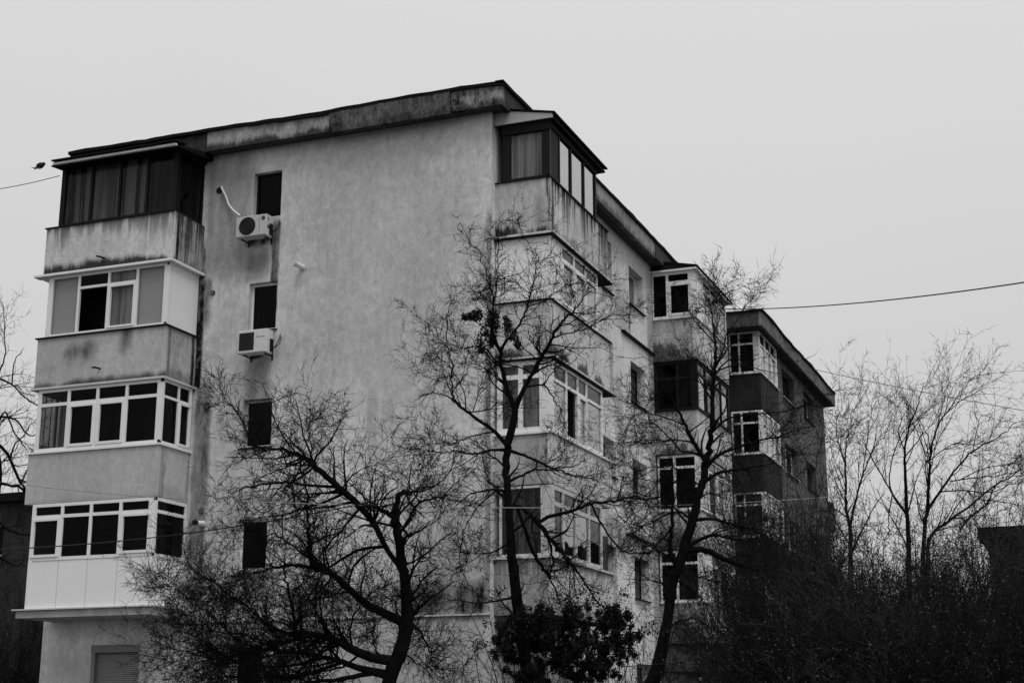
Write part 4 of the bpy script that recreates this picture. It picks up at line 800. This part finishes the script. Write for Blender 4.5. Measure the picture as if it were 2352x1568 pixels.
TA = [('d4', [(1235, 1590, 72), (1250, 1540, 74), (1268, 1480, 80), (1310, 1380, 78), (1335, 1250, 70), (1335, 1100, 58), (1320, 980, 55), (1300, 850, 48), (1283, 740, 46), (1265, 670, 46)]),
      ('d4', [(1268, 690, 44), (1282, 640, 32), (1300, 580, 28), (1335, 569, 25), (1362, 582, 20)]),
      ('d4', [(1310, 985, 30), (1230, 860, 28), (1170, 740, 32), (1100, 650, 36), (1010, 570, 34), (900, 470, 32), (820, 400, 28), (740, 360, 20), (660, 340, 13), (560, 350, 9), (480, 380, 6)]),
      ('d4', [(1270, 700, 30), (1240, 680, 24), (1180, 650, 20), (1095, 625, 18)]),
      ('d4', [(1320, 1250, 55), (1200, 1190, 46), (1120, 1150, 42), (1020, 1060, 36), (930, 990, 32), (850, 962, 28), (832, 900, 22), (825, 800, 18), (815, 640, 12), (800, 480, 8), (790, 350, 5)]),
      ('d4', [(860, 965, 24), (760, 950, 18), (680, 955, 14), (600, 968, 10), (520, 1000, 7), (430, 1060, 4)]),
      ('d4', [(930, 990, 24), (860, 930, 16), (780, 880, 12), (720, 830, 10), (640, 790, 8), (540, 800, 5)]),
      ('d4', [(1285, 1450, 60), (1150, 1430, 50), (1050, 1390, 45), (960, 1340, 38), (860, 1310, 30), (760, 1320, 25), (740, 1230, 18), (720, 1100, 14), (700, 1000, 9), (690, 900, 5)]),
      ('d4', [(860, 1312, 26), (700, 1350, 20), (560, 1400, 14), (420, 1420, 10), (300, 1470, 7), (150, 1500, 5)]),
      ('d4', [(1265, 1530, 55), (1100, 1490, 36), (980, 1450, 28), (850, 1420, 20), (700, 1400, 15), (500, 1370, 11), (400, 1300, 8), (300, 1200, 6), (200, 1130, 5), (60, 1010, 3)]),
      ('d4', [(1225, 850, 20), (1080, 870, 16), (960, 940, 14), (880, 1000, 12), (860, 1150, 9), (850, 1300, 7)]),
      ('d4', [(1000, 575, 16), (900, 620, 13), (820, 640, 11), (740, 670, 9), (640, 690, 8), (520, 700, 5)]),
      ('d4', [(960, 560, 18), (820, 530, 14), (700, 515, 12), (560, 530, 9), (470, 545, 7), (400, 600, 4)]),
      ('d4', [(1310, 790, 18), (1350, 700, 13), (1400, 625, 11), (1480, 600, 8), (1560, 560, 5)]),
      ('d4', [(1400, 625, 10), (1370, 560, 7), (1330, 490, 5), (1290, 450, 3)]),
      ('d4', [(1350, 1230, 16), (1400, 1290, 11), (1440, 1350, 8), (1470, 1420, 5)]),
      ('d4', [(1080, 650, 14), (1000, 760, 11), (930, 830, 9), (880, 920, 7)]),
      ('d4', [(850, 400, 10), (835, 320, 7), (820, 240, 4), (812, 180, 3)]), ('d4', [(1000, 560, 10), (1040, 490, 8), (1110, 440, 5), (1200, 400, 3)]),
      ('d4', [(520, 300, 9), (480, 210, 8), (430, 130, 6), (370, 75, 3)]), ('d4', [(600, 350, 10), (540, 320, 9), (515, 280, 8)]),
      ('d4', [(700, 1400, 12), (520, 1440, 10), (330, 1440, 8), (160, 1400, 6), (40, 1370, 4)]), ('d4', [(760, 1330, 12), (600, 1250, 10), (480, 1150, 8), (380, 1080, 6), (250, 1000, 5), (130, 920, 3)]),
      ('d4', [(1000, 1480, 20), (800, 1520, 16), (600, 1540, 12), (400, 1530, 9), (200, 1560, 6)]), ('d4', [(1280, 1380, 14), (1350, 1430, 9), (1420, 1480, 6), (1500, 1500, 4)]),
      ('d4', [(1180, 1510, 30), (1020, 1540, 24), (850, 1560, 18), (650, 1600, 12), (450, 1620, 8)]), ('d4', [(900, 1430, 18), (760, 1470, 14), (620, 1480, 11), (480, 1470, 9), (330, 1400, 7), (220, 1320, 5), (110, 1250, 3)]),
      ('d4', [(960, 1345, 16), (900, 1240, 12), (880, 1120, 9), (900, 1020, 6)]), ('d4', [(1050, 1390, 16), (1040, 1280, 11), (1080, 1180, 8), (1160, 1090, 6), (1220, 1060, 4)]), ('d4', [(800, 1320, 14), (650, 1290, 11), (560, 1220, 9), (500, 1120, 6), (470, 1040, 4)]),
      ('d4', [(1100, 1410, 14), (1000, 1480, 11), (900, 1500, 9), (760, 1540, 7), (600, 1520, 5)]), ('d4', [(700, 1350, 12), (580, 1340, 10), (450, 1310, 8), (330, 1300, 6), (220, 1250, 4), (150, 1190, 3)]), ('d4', [(1000, 1460, 12), (940, 1400, 9), (820, 1370, 7), (640, 1410, 6), (480, 1500, 4)]),
      ('d4', [(1020, 1060, 12), (940, 1110, 9), (820, 1130, 7), (700, 1160, 5), (600, 1140, 3)]), ('d4', [(1240, 1480, 14), (1180, 1400, 9), (1160, 1300, 7), (1200, 1240, 4)])]
tree('bare_tree', 'gnarled bare tree with pruned stub and arching limbs before the blank end wall', TA, 23.5, 1.6, 5, dict(d1=6.5, l1=(.4, 1.25), n2=7, l2=(.18, .55), n3=4.5, l3=(.08, .26), trop=(0, 0, .035), wig=.2, trunk=.5, dm=9, rm=.0042, low=1.7))
# sprouts on the pruned stub are part of the crown through the limb above
TB = [('d6', [(880, 1250, 95), (850, 1000, 110), (820, 800, 108), (790, 560, 98), (760, 320, 88), (735, 100, 78), (712, -130, 68), (698, -400, 62), (694, -665, 62), (696, -800, 60)]),
      ('d5', [(835, 1610, 62), (855, 1540, 58), (885, 1420, 54), (890, 1340, 46), (850, 1240, 38), (815, 1120, 34), (790, 1010, 30), (790, 920, 28), (745, 830, 20), (725, 760, 17), (735, 600, 14), (730, 500, 12), (700, 400, 9), (660, 280, 7), (630, 190, 5), (600, 168, 3)]),
      ('d5', [(735, 600, 11), (750, 500, 9), (765, 400, 8), (765, 280, 6), (790, 170, 5), (850, 40, 3)]),
      ('d5', [(790, 920, 22), (820, 860, 20), (880, 790, 18), (940, 700, 15), (970, 630, 14), (990, 560, 12), (1000, 500, 11), (1030, 400, 9), (1070, 290, 6), (1170, 200, 3)]),
      ('d5', [(1000, 500, 7), (930, 450, 6), (860, 410, 5), (800, 375, 3)]), ('d5', [(985, 600, 9), (1100, 560, 7), (1180, 490, 5), (1290, 430, 3)]),
      ('d5', [(890, 1350, 44), (950, 1210, 34), (1020, 1080, 30), (1090, 960, 27), (1150, 860, 23), (1190, 760, 20), (1250, 690, 17), (1310, 640, 14), (1380, 550, 10), (1440, 460, 6)]),
      ('d5', [(1170, 830, 12), (1240, 800, 10), (1340, 780, 9), (1440, 740, 8), (1540, 690, 6), (1684, 600, 3)]), ('d5', [(985, 1180, 16), (1100, 1170, 13), (1160, 1240, 10), (1210, 1330, 8), (1250, 1430, 6), (1240, 1500, 4)]),
      ('d5', [(1110, 1165, 10), (1150, 1090, 8), (1180, 1070, 6), (1240, 1000, 4)]),
      ('d5', [(800, 1590, 36), (740, 1500, 28), (640, 1430, 24), (560, 1370, 22), (470, 1300, 20), (440, 1250, 15), (435, 1150, 12), (430, 1000, 10), (400, 880, 9), (395, 700, 8), (420, 600, 5), (470, 490, 3)]),
      ('d5', [(550, 1350, 10), (520, 1200, 8), (450, 1080, 6), (400, 1000, 4)]), ('d5', [(560, 1365, 10), (690, 1350, 9), (760, 1300, 8), (840, 1280, 6)]), ('d5', [(590, 1350, 8), (640, 1200, 6), (720, 1120, 5), (790, 1060, 4)]),
      ('d5', [(790, 1010, 18), (740, 980, 16), (700, 920, 14), (640, 890, 9), (560, 900, 7), (480, 895, 6), (380, 860, 4), (300, 820, 3)]),
      ('d5', [(450, 1290, 14), (380, 1240, 9), (300, 1230, 7), (220, 1250, 4)]), ('d5', [(740, 1500, 14), (660, 1520, 11), (540, 1550, 9), (440, 1600, 7), (330, 1560, 5), (180, 1540, 3)]),
      ('c7', [(330, 300, 42), (250, 290, 28), (150, 300, 24), (0, 330, 20), (-150, 300, 16), (-300, 330, 12), (-450, 300, 8), (-560, 250, 5)]),
      ('c7', [(350, 300, 40), (500, 340, 27), (620, 390, 24), (720, 440, 22), (800, 475, 20), (900, 510, 16), (1000, 545, 12), (1100, 550, 8), (1200, 590, 5)]), ('c7', [(800, 475, 14), (1000, 450, 12), (1080, 400, 9), (1130, 340, 6)]),
      ('c7', [(350, 620, 34), (470, 550, 24), (580, 500, 20), (700, 485, 17), (800, 472, 14)]), ('c7', [(390, 830, 60), (470, 850, 45), (560, 920, 45), (620, 980, 45), (740, 1130, 46), (860, 1270, 43), (960, 1380, 40), (1090, 1560, 36)]),
      ('c7', [(600, 980, 40), (670, 990, 37), (740, 950, 40), (900, 910, 34), (1050, 860, 29), (1180, 815, 28), (1300, 800, 26), (1450, 770, 24), (1600, 765, 20), (1800, 750, 14), (2000, 720, 8)]),
      ('c7', [(1180, 840, 22), (1240, 970, 20), (1330, 1110, 18), (1430, 1240, 16), (1550, 1300, 14), (1700, 1300, 12), (1850, 1280, 8)]), ('c7', [(330, 720, 30), (240, 680, 25), (130, 690, 20), (0, 720, 14), (-120, 800, 9), (-220, 930, 5)]),
      ('c7', [(240, 690, 20), (110, 800, 16), (0, 920, 12), (-80, 1080, 7), (-100, 1200, 4)]), ('c7', [(390, 850, 30), (240, 670, 18), (130, 585, 14)]), ('c7', [(1380, 830, 10), (1440, 930, 9), (1560, 1020, 7), (1700, 1060, 5)]),
      ('c7', [(440, 900, 40), (520, 1080, 36), (590, 1280, 34), (700, 1460, 32), (800, 1580, 28)]), ('c7', [(640, 1030, 24), (760, 1180, 24), (790, 1350, 20), (770, 1560, 16)]),
      ('c7', [(340, 1200, 24), (200, 1290, 14), (60, 1310, 9), (-90, 1300, 5)]), ('d6', [(700, 480, 26), (600, 510, 14), (450, 525, 10), (250, 500, 8), (100, 470, 5), (-60, 420, 3)]), ('d6', [(320, -20, 9), (300, 120, 8), (310, 230, 8), (400, 400, 7), (520, 520, 6)]),
      ('d6', [(1000, 200, 16), (1100, 400, 14), (1150, 560, 12), (1200, 640, 9)]), ('d6', [(1250, 250, 18), (1400, 430, 16), (1500, 560, 13), (1600, 640, 9)])]
tB, baseB, PB = tree('bare_tree', 'tall forked bare tree with dangling evergreen clumps before the building corner', TB, 25.5, 1.5, 9, dict(d1=5, l1=(.4, 1.15), n2=7, l2=(.16, .46), n3=4.5, l3=(.06, .2), trop=(0, 0, .04), wig=.2, trunk=.15, dm=7, rm=.004))
# dangling clumps in the fork
def clump(polys, n, parent, base, depth, name):
    C_ = []
    for (c, pts) in polys:
        P = np.array([(x, y) for x, y, w in pts], float); W_ = np.array([w for *_, w in pts], float); t = rng.uniform(0, len(pts)-1, n); i0 = np.minimum(t.astype(int), len(pts)-2); f = t-i0
        xy = P[i0]*(1-f)[:, None]+P[i0+1]*f[:, None]; w = W_[i0]*(1-f)+W_[i0+1]*f; r_ = np.sqrt(rng.uniform(0, 1, n)); a_ = rng.uniform(0, 6.283, n); nz = 1+.35*np.sin(xy[:, 0]*.11+xy[:, 1]*.17)
        for k in range(n): C_.append(at(depth+rng.normal(0, .14), c, xy[k, 0]+w[k]*r_[k]*math.cos(a_[k])*nz[k], xy[k, 1]+w[k]*r_[k]*math.sin(a_[k])*1.2))
    leafmesh(name, np.array(C_), .028, parent, base, droop=1.2)
clump([('d5', [(735, 620, 30), (710, 700, 48), (670, 780, 52), (640, 860, 40), (640, 920, 18)]), ('d5', [(735, 660, 40), (750, 720, 30), (730, 820, 26), (720, 880, 18)]), ('d5', [(640, 650, 40), (590, 660, 30), (520, 670, 14)]), ('d5', [(820, 670, 16), (840, 730, 34), (870, 790, 38), (905, 850, 26), (922, 900, 10)])], 520, tB, baseB, 25.4, 'hanging_leaves')
clump([('d4', [(1400, 400, 40), (1450, 380, 30), (1500, 370, 30)]), ('d4', [(1380, 430, 25), (1420, 480, 20)])], 30, tB, baseB, 25.2, 'dead_leaves')

TC = [('d1', [(285, 1600, 90), (325, 1530, 84), (355, 1420, 74), (385, 1280, 66), (410, 1150, 60), (430, 980, 62), (470, 870, 62), (500, 770, 62), (545, 620, 55), (590, 440, 48), (620, 330, 44), (640, 230, 40), (660, 120, 32), (675, 0, 28)]),
      ('c8', [(880, 1480, 38), (880, 1300, 34), (890, 1100, 30), (900, 950, 26), (905, 820, 20), (890, 700, 14), (875, 600, 9), (870, 500, 5)]),
      ('d1', [(455, 880, 34), (425, 800, 30), (420, 720, 26), (430, 600, 20), (430, 480, 16), (425, 300, 10), (420, 200, 6)]),
      ('d1', [(625, 240, 34), (570, 150, 24), (520, 50, 20), (480, -30, 16), (430, -130, 13), (400, -220, 10), (330, -330, 7), (230, -400, 4)]),
      ('c8', [(895, 1010, 18), (960, 880, 13), (1000, 720, 10), (1100, 600, 7), (1200, 420, 3)]), ('c8', [(905, 820, 11), (790, 680, 8), (720, 600, 6), (660, 520, 4)]), ('c8', [(895, 760, 9), (930, 640, 6), (960, 500, 4), (950, 380, 2)]),
      ('c8', [(880, 1500, 20), (1000, 1400, 15), (1150, 1370, 13), (1330, 1350, 10), (1500, 1330, 7), (1640, 1270, 4)]), ('d1', [(635, 280, 28), (720, 200, 19), (830, 160, 15), (960, 120, 11), (1100, 90, 8), (1240, 30, 5)]),
      ('d1', [(600, 370, 28), (700, 320, 19), (800, 300, 15), (930, 280, 10), (1020, 270, 6)]), ('d1', [(550, 600, 28), (650, 590, 19), (760, 610, 15), (840, 640, 10), (930, 640, 6)]), ('d1', [(510, 765, 30), (600, 710, 23), (680, 685, 19), (770, 700, 15), (880, 720, 10), (980, 760, 6)]),
      ('d1', [(500, 790, 44), (560, 770, 40), (640, 780, 35), (720, 820, 32), (810, 850, 28), (900, 880, 20), (1000, 900, 12)]), ('d1', [(540, 600, 18), (470, 540, 11), (380, 470, 9), (300, 460, 6), (200, 430, 4)]),
      ('d1', [(620, 215, 16), (540, 190, 12), (480, 180, 11), (420, 110, 9), (370, 60, 8), (300, 20, 5), (180, 30, 3)]), ('d1', [(590, 420, 14), (500, 380, 10), (420, 370, 8), (300, 360, 6), (180, 330, 4)]), ('d1', [(440, 650, 14), (380, 700, 10), (320, 760, 7), (280, 820, 5)]),
      ('d1', [(500, 530, 12), (400, 560, 9), (300, 620, 7), (200, 630, 4)]), ('d1', [(470, 870, 18), (560, 920, 12), (640, 950, 9), (760, 1000, 6)]), ('c8', [(880, 1250, 16), (800, 1130, 11), (740, 1000, 8), (700, 880, 5), (620, 760, 3)]),
      ('c8', [(890, 1180, 14), (960, 1100, 10), (1080, 1080, 8), (1160, 1000, 5), (1230, 880, 3)]), ('d1', [(570, 480, 12), (640, 440, 9), (720, 450, 7), (790, 500, 4)]), ('d1', [(450, 940, 14), (520, 990, 8), (600, 1060, 6), (680, 1200, 5), (760, 1300, 3)]),
      ('d1', [(560, 130, 12), (460, 120, 9), (330, 120, 7), (200, 130, 4), (120, 150, 2)]), ('d1', [(600, 400, 10), (480, 300, 8), (360, 280, 7), (240, 300, 4), (150, 330, 2)]), ('d1', [(500, 30, 9), (380, -20, 7), (260, -40, 5), (160, -10, 3)])]
tree('bare_tree', 'leaning bare tree with slender straight top before the second balcony row', TC, 27, 1.6, 14, dict(d1=5, l1=(.4, 1.4), n2=7, l2=(.2, .56), n3=4.5, l3=(.07, .24), trop=(0, 0, .02), wig=.2, trunk=.25, dm=7, rm=.0042))

# trees beyond the shrubs on the right
TW_R = dict(d1=3.6, l1=(.5, 1.7), n2=5, l2=(.25, .75), n3=4, l3=(.06, .2), trop=(.01, 0, .05), wig=.13, trunk=.8, dm=3, a1=(.35, .8), rm=.004)
R1 = [('d2', [(525, 1900, 44), (520, 1560, 36), (520, 1330, 30), (490, 1180, 22), (485, 1000, 18), (480, 800, 14), (480, 700, 10), (510, 550, 8), (540, 400, 6), (630, 310, 3)]), ('d2', [(490, 830, 9), (430, 650, 7), (410, 480, 5), (470, 370, 3)]),
      ('d2', [(520, 1310, 24), (560, 1110, 17), (610, 930, 14), (640, 850, 11), (700, 700, 9), (780, 600, 6), (890, 470, 3)]), ('d2', [(610, 930, 9), (650, 650, 7), (670, 500, 5), (710, 320, 3)]), ('d2', [(500, 1250, 12), (420, 1180, 9), (350, 1150, 6)]), ('d2', [(490, 1050, 8), (420, 900, 7), (390, 800, 5), (350, 650, 3)])]
R2_ = [('d2', [(985, 1900, 46), (980, 1560, 40), (970, 1250, 32), (950, 950, 24), (950, 740, 18), (960, 600, 14), (1030, 400, 9), (1080, 240, 6), (1150, 175, 3)]), ('d2', [(970, 1210, 20), (850, 1050, 13), (830, 900, 10), (880, 680, 8), (950, 540, 5), (1000, 400, 3)]),
       ('d2', [(960, 1190, 16), (820, 1000, 12), (690, 770, 9), (620, 640, 5), (560, 590, 3)]), ('d2', [(950, 740, 10), (900, 560, 8), (930, 430, 5), (860, 330, 3)]), ('d2', [(955, 760, 10), (1060, 620, 8), (1100, 560, 6), (1180, 480, 3)]), ('d2', [(850, 1060, 10), (820, 1250, 8), (830, 1400, 8)])]
R3_ = [('d2', [(1085, 1900, 42), (1090, 1560, 36), (1110, 1250, 30), (1130, 1150, 28), (1140, 850, 20), (1150, 760, 16), (1190, 560, 12), (1300, 380, 9), (1400, 230, 6), (1530, 105, 3)]), ('d2', [(1150, 760, 11), (1130, 600, 8), (1100, 540, 6), (1030, 430, 4), (960, 330, 2)]),
       ('d2', [(1130, 1170, 26), (1210, 1050, 20), (1300, 920, 17), (1360, 840, 14), (1480, 710, 12), (1650, 620, 9), (1800, 510, 6), (1875, 460, 3)]), ('d2', [(1480, 705, 8), (1510, 550, 6), (1540, 440, 4), (1600, 425, 3)]), ('d2', [(1200, 560, 9), (1230, 400, 7), (1270, 240, 4), (1295, 155, 2)]), ('d2', [(1300, 400, 8), (1420, 300, 6), (1580, 245, 3)]), ('d2', [(1150, 780, 9), (1250, 700, 7), (1340, 660, 5), (1480, 670, 3)])]
R4_ = [('d2', [(1120, 1900, 40), (1130, 1560, 34), (1150, 1380, 26), (1350, 1220, 18), (1580, 1040, 14), (1740, 930, 10), (1890, 900, 6), (2020, 850, 3)]), ('d2', [(1380, 1330, 20), (1450, 1240, 16), (1590, 1130, 12), (1650, 1000, 9), (1750, 870, 5)]), ('d2', [(1300, 950, 10), (1500, 920, 9), (1700, 900, 7), (1900, 850, 4)]),
       ('d2', [(1230, 1030, 12), (1400, 1020, 10), (1600, 1040, 8), (1800, 970, 6), (1950, 950, 4)]), ('d2', [(1360, 850, 9), (1560, 850, 7), (1760, 820, 5), (1900, 790, 3)]), ('d2', [(1500, 1100, 9), (1700, 1110, 8), (1900, 1140, 5)])]
for lab, l_, dp_, sd_ in (('slim forked bare tree beside the end of the rear block', R1, 33, 21), ('bare tree with straight central stem among the shrubs', R2_, 34, 22), ('bare tree with budded boughs reaching highest above the shrubs', R3_, 32, 23), ('low spreading bare tree with boughs leaning over the shrubs', R4_, 31, 24)):
    tree('bare_tree', lab, l_, dp_, 1.2, sd_, TW_R, group='bare trees rising from the shrubs')
# bare tree behind the left corner
TL_ = [('d7', [(-60, 1450, 30), (-40, 1100, 26), (-10, 800, 22), (0, 700, 18), (-20, 560, 14), (-30, 420, 10), (0, 300, 7), (20, 230, 5), (10, 20, 2)]), ('d7', [(-20, 600, 14), (30, 640, 12), (75, 740, 11), (110, 790, 8), (160, 810, 5)]), ('d7', [(-10, 330, 10), (50, 360, 7), (100, 410, 6), (150, 440, 5), (210, 420, 3)]), ('d7', [(-15, 480, 10), (60, 500, 8), (110, 560, 6), (170, 560, 4)]),
       ('d7', [(60, 350, 6), (60, 260, 4), (100, 210, 3)]), ('d7', [(-10, 760, 12), (60, 770, 10), (120, 800, 8)]), ('d7', [(-10, 900, 14), (40, 950, 10), (100, 965, 8), (150, 970, 6)]), ('d7', [(0, 1050, 8), (60, 1090, 6), (110, 1060, 4)]), ('d7', [(-30, 560, 9), (20, 470, 7), (60, 560, 6), (120, 640, 4)]), ('d7', [(40, 660, 8), (60, 600, 6), (100, 560, 4), (130, 500, 3)]), ('d7', [(90, 760, 7), (110, 700, 6), (140, 640, 4)])]
tree('bare_tree', 'bare tree showing behind the left corner balconies', TL_, 46, 1.5, 31, dict(d1=2.4, l1=(.5, 1.4), n2=4, l2=(.3, .8), n3=3, l3=(.12, .4), trop=(0, 0, .04), wig=.22, trunk=1, dm=3, rm=.006), group='bare trees behind the block')

# ------------------------------------------------------------------ shrubs
def shrub(lab, c, x, ytop, depth, rad, n, seed, mat, leaves=0, up=1.0, group='winter shrubs along the rear block', hf=1.0, l2=(.25, .6)):
    global rng
    rng = np.random.default_rng(seed); top = at(depth, c, x, ytop); base = np.array([top[0], top[1], 0.0]); h = top[2]*1.08
    t = empty('shrub', base, lab, 'shrub', group)
    a_ = rng.uniform(0, 6.283, n); r_ = np.sqrt(rng.uniform(0, 1, n)); S0 = base+np.stack([np.cos(a_)*r_*rad*.35, np.sin(a_)*r_*rad*.35, np.zeros(n)], 1)
    D = np.stack([np.cos(a_)*r_*rad*.75, np.sin(a_)*r_*rad*.75, h*(1.05-.55*r_**2)*up], 1); Ln = np.linalg.norm(D, axis=1)*rng.uniform(.72, 1.02, n)
    P0, R0 = grow(S0, D, Ln, rng.uniform(.012, .03, n), 9, .07, (0, 0, .02), .18)
    V, F_ = tubes(P0, R0, 5); mesh_np('stems', V, F_, mat, t, base)
    P1, R1 = sprout(P0, R0, 12*hf, ln=(.5, 1.4), rs=.5, rmin=.005, rmax=.012, trop=(0, 0, .07), n=5, wig=.14, ang=(.25, .8), t0=.25)
    P2, R2 = sprout(P1, R1, 4.5*hf, ln=l2, rs=.6, rmin=.0045, rmax=.008, trop=(0, 0, .05), n=3, ang=(.3, .9)); P3, R3 = sprout(P2, R2, 2.4*hf, ln=(.1, .32), rs=.8, rmin=.004, rmax=.006, n=2, tip=.6)
    V, F_ = join([tubes(P1, R1, 3), tubes(P2, R2, 3), tubes(P3, R3, 3)]); mesh_np('crown', V, F_, mat, t, base); print('shrub', len(F_))
    if leaves:
        S_ = np.concatenate([P2[:, -1], P1[:, -2], P2[:, 1]]); S_ = S_[rng.integers(0, len(S_), leaves)]; kp = rng.uniform(0, 1, len(S_)) < np.clip(1.45-S_[:, 2]/h*1.15, .10, 1); S_ = S_[kp]
        leafmesh('leaves', S_+rng.normal(0, .05, S_.shape), .022, t, base, SHLEAF)
SH = [('tall dense twiggy shrub screening the rear block front', 1810, 1060, 30, 2.0, 66, SHRUBT, 16000), ('twiggy shrub just right of the leaning tree foot', 1725, 1240, 28, 1.6, 48, SHRUBT, 11000), ('thick shrub before the end of the rear block', 1905, 1170, 28, 1.7, 50, SHRUBT, 12000), ('dark shrub under the slim forked bare tree', 2005, 1240, 26, 1.7, 44, BARK, 11000),
      ('broad dark shrub round the straight-stemmed bare tree', 2110, 1220, 27, 1.9, 46, BARK, 12000), ('broad shrub under the budded boughs', 2225, 1220, 26, 1.9, 46, SHRUBT, 12000), ('shrub beside the low dark building', 2300, 1170, 25, 1.9, 50, SHRUBT, 12000), ('low shrub in front of the leaning tree and rear block', 1840, 1350, 23, 1.6, 36, BARK, 11000), ('low bush beneath the spreading bare tree', 2180, 1370, 22, 1.7, 36, BARK, 11000), ('low bush between the thick shrub and the dark shrub', 2000, 1380, 22, 1.6, 36, SHRUBT, 11000), ('low bush at the foot of the low dark building', 2330, 1370, 21, 1.7, 36, BARK, 11000)]
for i, (lab, u, v, dp_, rad, n, mt_, lv) in enumerate(SH): shrub(lab, 'D', u, v, dp_, rad, n, 40+i, mt_, lv)
shrub('dark shrub behind the left corner of the pale block', 'D', 10, 1330, 42, 2.2, 26, 61, BARK, 5000, group='winter shrubs behind the pale block')
shrub('low dark shrub beside the ground-floor corner of the pale block', 'D', 45, 1440, 39, 1.5, 24, 62, BARK, 5000, group='winter shrubs behind the pale block')
# ivy thicket at the foot of the forked tree
def ivy():
    global rng
    rng = np.random.default_rng(77); dp_ = 24.6; C_ = []
    blobs = [(720, 800, 150, 160), (920, 760, 200, 190), (1180, 720, 210, 170), (1430, 760, 200, 170), (1640, 760, 160, 150), (1400, 940, 230, 140), (1100, 940, 250, 160), (1740, 900, 90, 130), (690, 960, 120, 110), (1000, 620, 100, 80), (1560, 620, 90, 70), (1600, 1000, 110, 150), (1000, 1120, 300, 130), (1350, 1120, 160, 120), (870, 640, 90, 80), (1300, 590, 90, 60)]
    for (x, y, rx, ry) in blobs:
        m_ = int(rx*ry/900)+3
        for _ in range(m_):                                      # each blob is many small sprays with air between them
            a_ = rng.uniform(0, 6.283); r_ = rng.uniform(0, 1)**.6*rng.uniform(.8, 1.22); cx_, cy_, sz = x+rx*r_*math.cos(a_), y+ry*r_*math.sin(a_), rng.uniform(12, 36); dz = rng.normal(0, .45); n = int(sz*sz*.17)
            q = rng.normal(0, .5, (n, 2))*sz; tl = rng.uniform(-.6, .6)
            for k in range(n): C_.append(at(dp_+dz+rng.normal(0, .08), 'd6', cx_+q[k, 0]+tl*q[k, 1], cy_+q[k, 1]*1.2))
    for (x, y, rx, ry, n) in ((1880, 740, 70, 60, 90), (1680, 450, 60, 50, 80), (1300, 340, 60, 40, 60), (520, 700, 40, 40, 40), (470, 870, 60, 50, 120), (1440, 520, 110, 70, 150), (1240, 460, 130, 70, 170), (640, 430, 50, 60, 50), (520, 320, 30, 20, 20), (1120, 520, 90, 80, 130)):
        for k in range(n): C_.append(at(dp_+rng.normal(0, .25), 'd6', x+rng.normal(0, rx*.6), y+rng.normal(0, ry*.6)))
    C_ = np.array(C_); base = at(dp_, 'd6', 1200, 900); base[2] = 0
    t = empty('ivy_thicket', base, 'dense evergreen ivy thicket smothering the foot of the forked bare tree', 'ivy')
    C_ = C_[C_[:, 2] > .03]; leafmesh('leaves', C_, .024, t, base, SHLEAF_D); print('ivy leaves', len(C_))
    n = 90; S0 = base+np.stack([rng.uniform(-1.6, 1.6, n)*RGT[0], rng.uniform(-.4, .4, n), np.zeros(n)], 1); P0, R0 = grow(S0, np.stack([rng.normal(0, .35, n), rng.normal(0, .2, n), np.ones(n)], 1), rng.uniform(2.2, 3.9, n), rng.uniform(.01, .02, n), 9, .12)
    P1, R1 = sprout(P0, R0, 9, ln=(.3, .9), rs=.5, rmin=.005, n=5, wig=.2); P2, R2 = sprout(P1, R1, 3, ln=(.15, .4), rs=.6, rmin=.0035, n=4); V, F_ = join([tubes(P0, R0, 5), tubes(P1, R1, 3), tubes(P2, R2, 3)]); mesh_np('stems', V, F_, BARK, t, base)
ivy()

# ------------------------------------------------------------------ background buildings
def back_block(lab, corner_px, depth, w, dpt, right, wall, cols, rows, name='apartment_building', wr=(.9, 1.3)):
    """far block set square to the main one; its front is parallel to the end wall"""
    A = at(depth, 'D', *corner_px); z1 = A[2]; y0 = A[1]; x0 = A[0] if right else A[0]-w; t = empty(name, (x0+w/2, y0+dpt/2, 0), lab, 'building')
    f = Face('x', y0, -1); hs = []
    for i in range(cols):
        for j in range(rows):
            s_ = x0+w*(i+.5)/cols; zb = z1-2.0-j*2.8-.2
            if zb > .3: hs.append((s_-wr[0]/2, s_+wr[0]/2, zb, zb+wr[1]))
    mb = MB(); wall_with_holes(mb, f, x0, x0+w, 0, z1, hs, .15); mb.build('wall', wall, t)
    mb = MB(); mb.quad((x0, y0, 0), (x0, y0+dpt, 0), (x0, y0+dpt, z1), (x0, y0, z1)); mb.quad((x0+w, y0, 0), (x0+w, y0+dpt, 0), (x0+w, y0+dpt, z1), (x0+w, y0, z1)); mb.quad((x0, y0+dpt, 0), (x0+w, y0+dpt, 0), (x0+w, y0+dpt, z1), (x0, y0+dpt, z1)); mb.build('side_walls', wall, t)
    mb = MB(); mb.box(x0-.3, x0+w+.3, y0-.3, y0+dpt+.3, z1, z1+.35); mb.build('roof', TAR, t)
    for h in hs: window(t, f, h, W_PVC, 'double', .12, sill=None)
    return t
WB = plaster('far_dark_render', .03, 'x', mott=.4, off=131); WB2 = plaster('far_grey_render', .04, 'x', mott=.3, off=137)
back_block('dark distant block seen past the left corner of the pale block', (66, 1150), 62, 16, 10, False, WB, 5, 3)
back_block('low dark building at the edge beyond the shrubs', (2268, 1235), 52, 22, 10, True, WB, 6, 2)
back_block('long low outbuilding added behind the winter shrubs to close off the sky', (1915, 1410), 60, 16, 9, True, WB2, 7, 2)  # added so no bright sky shows through the shrubs
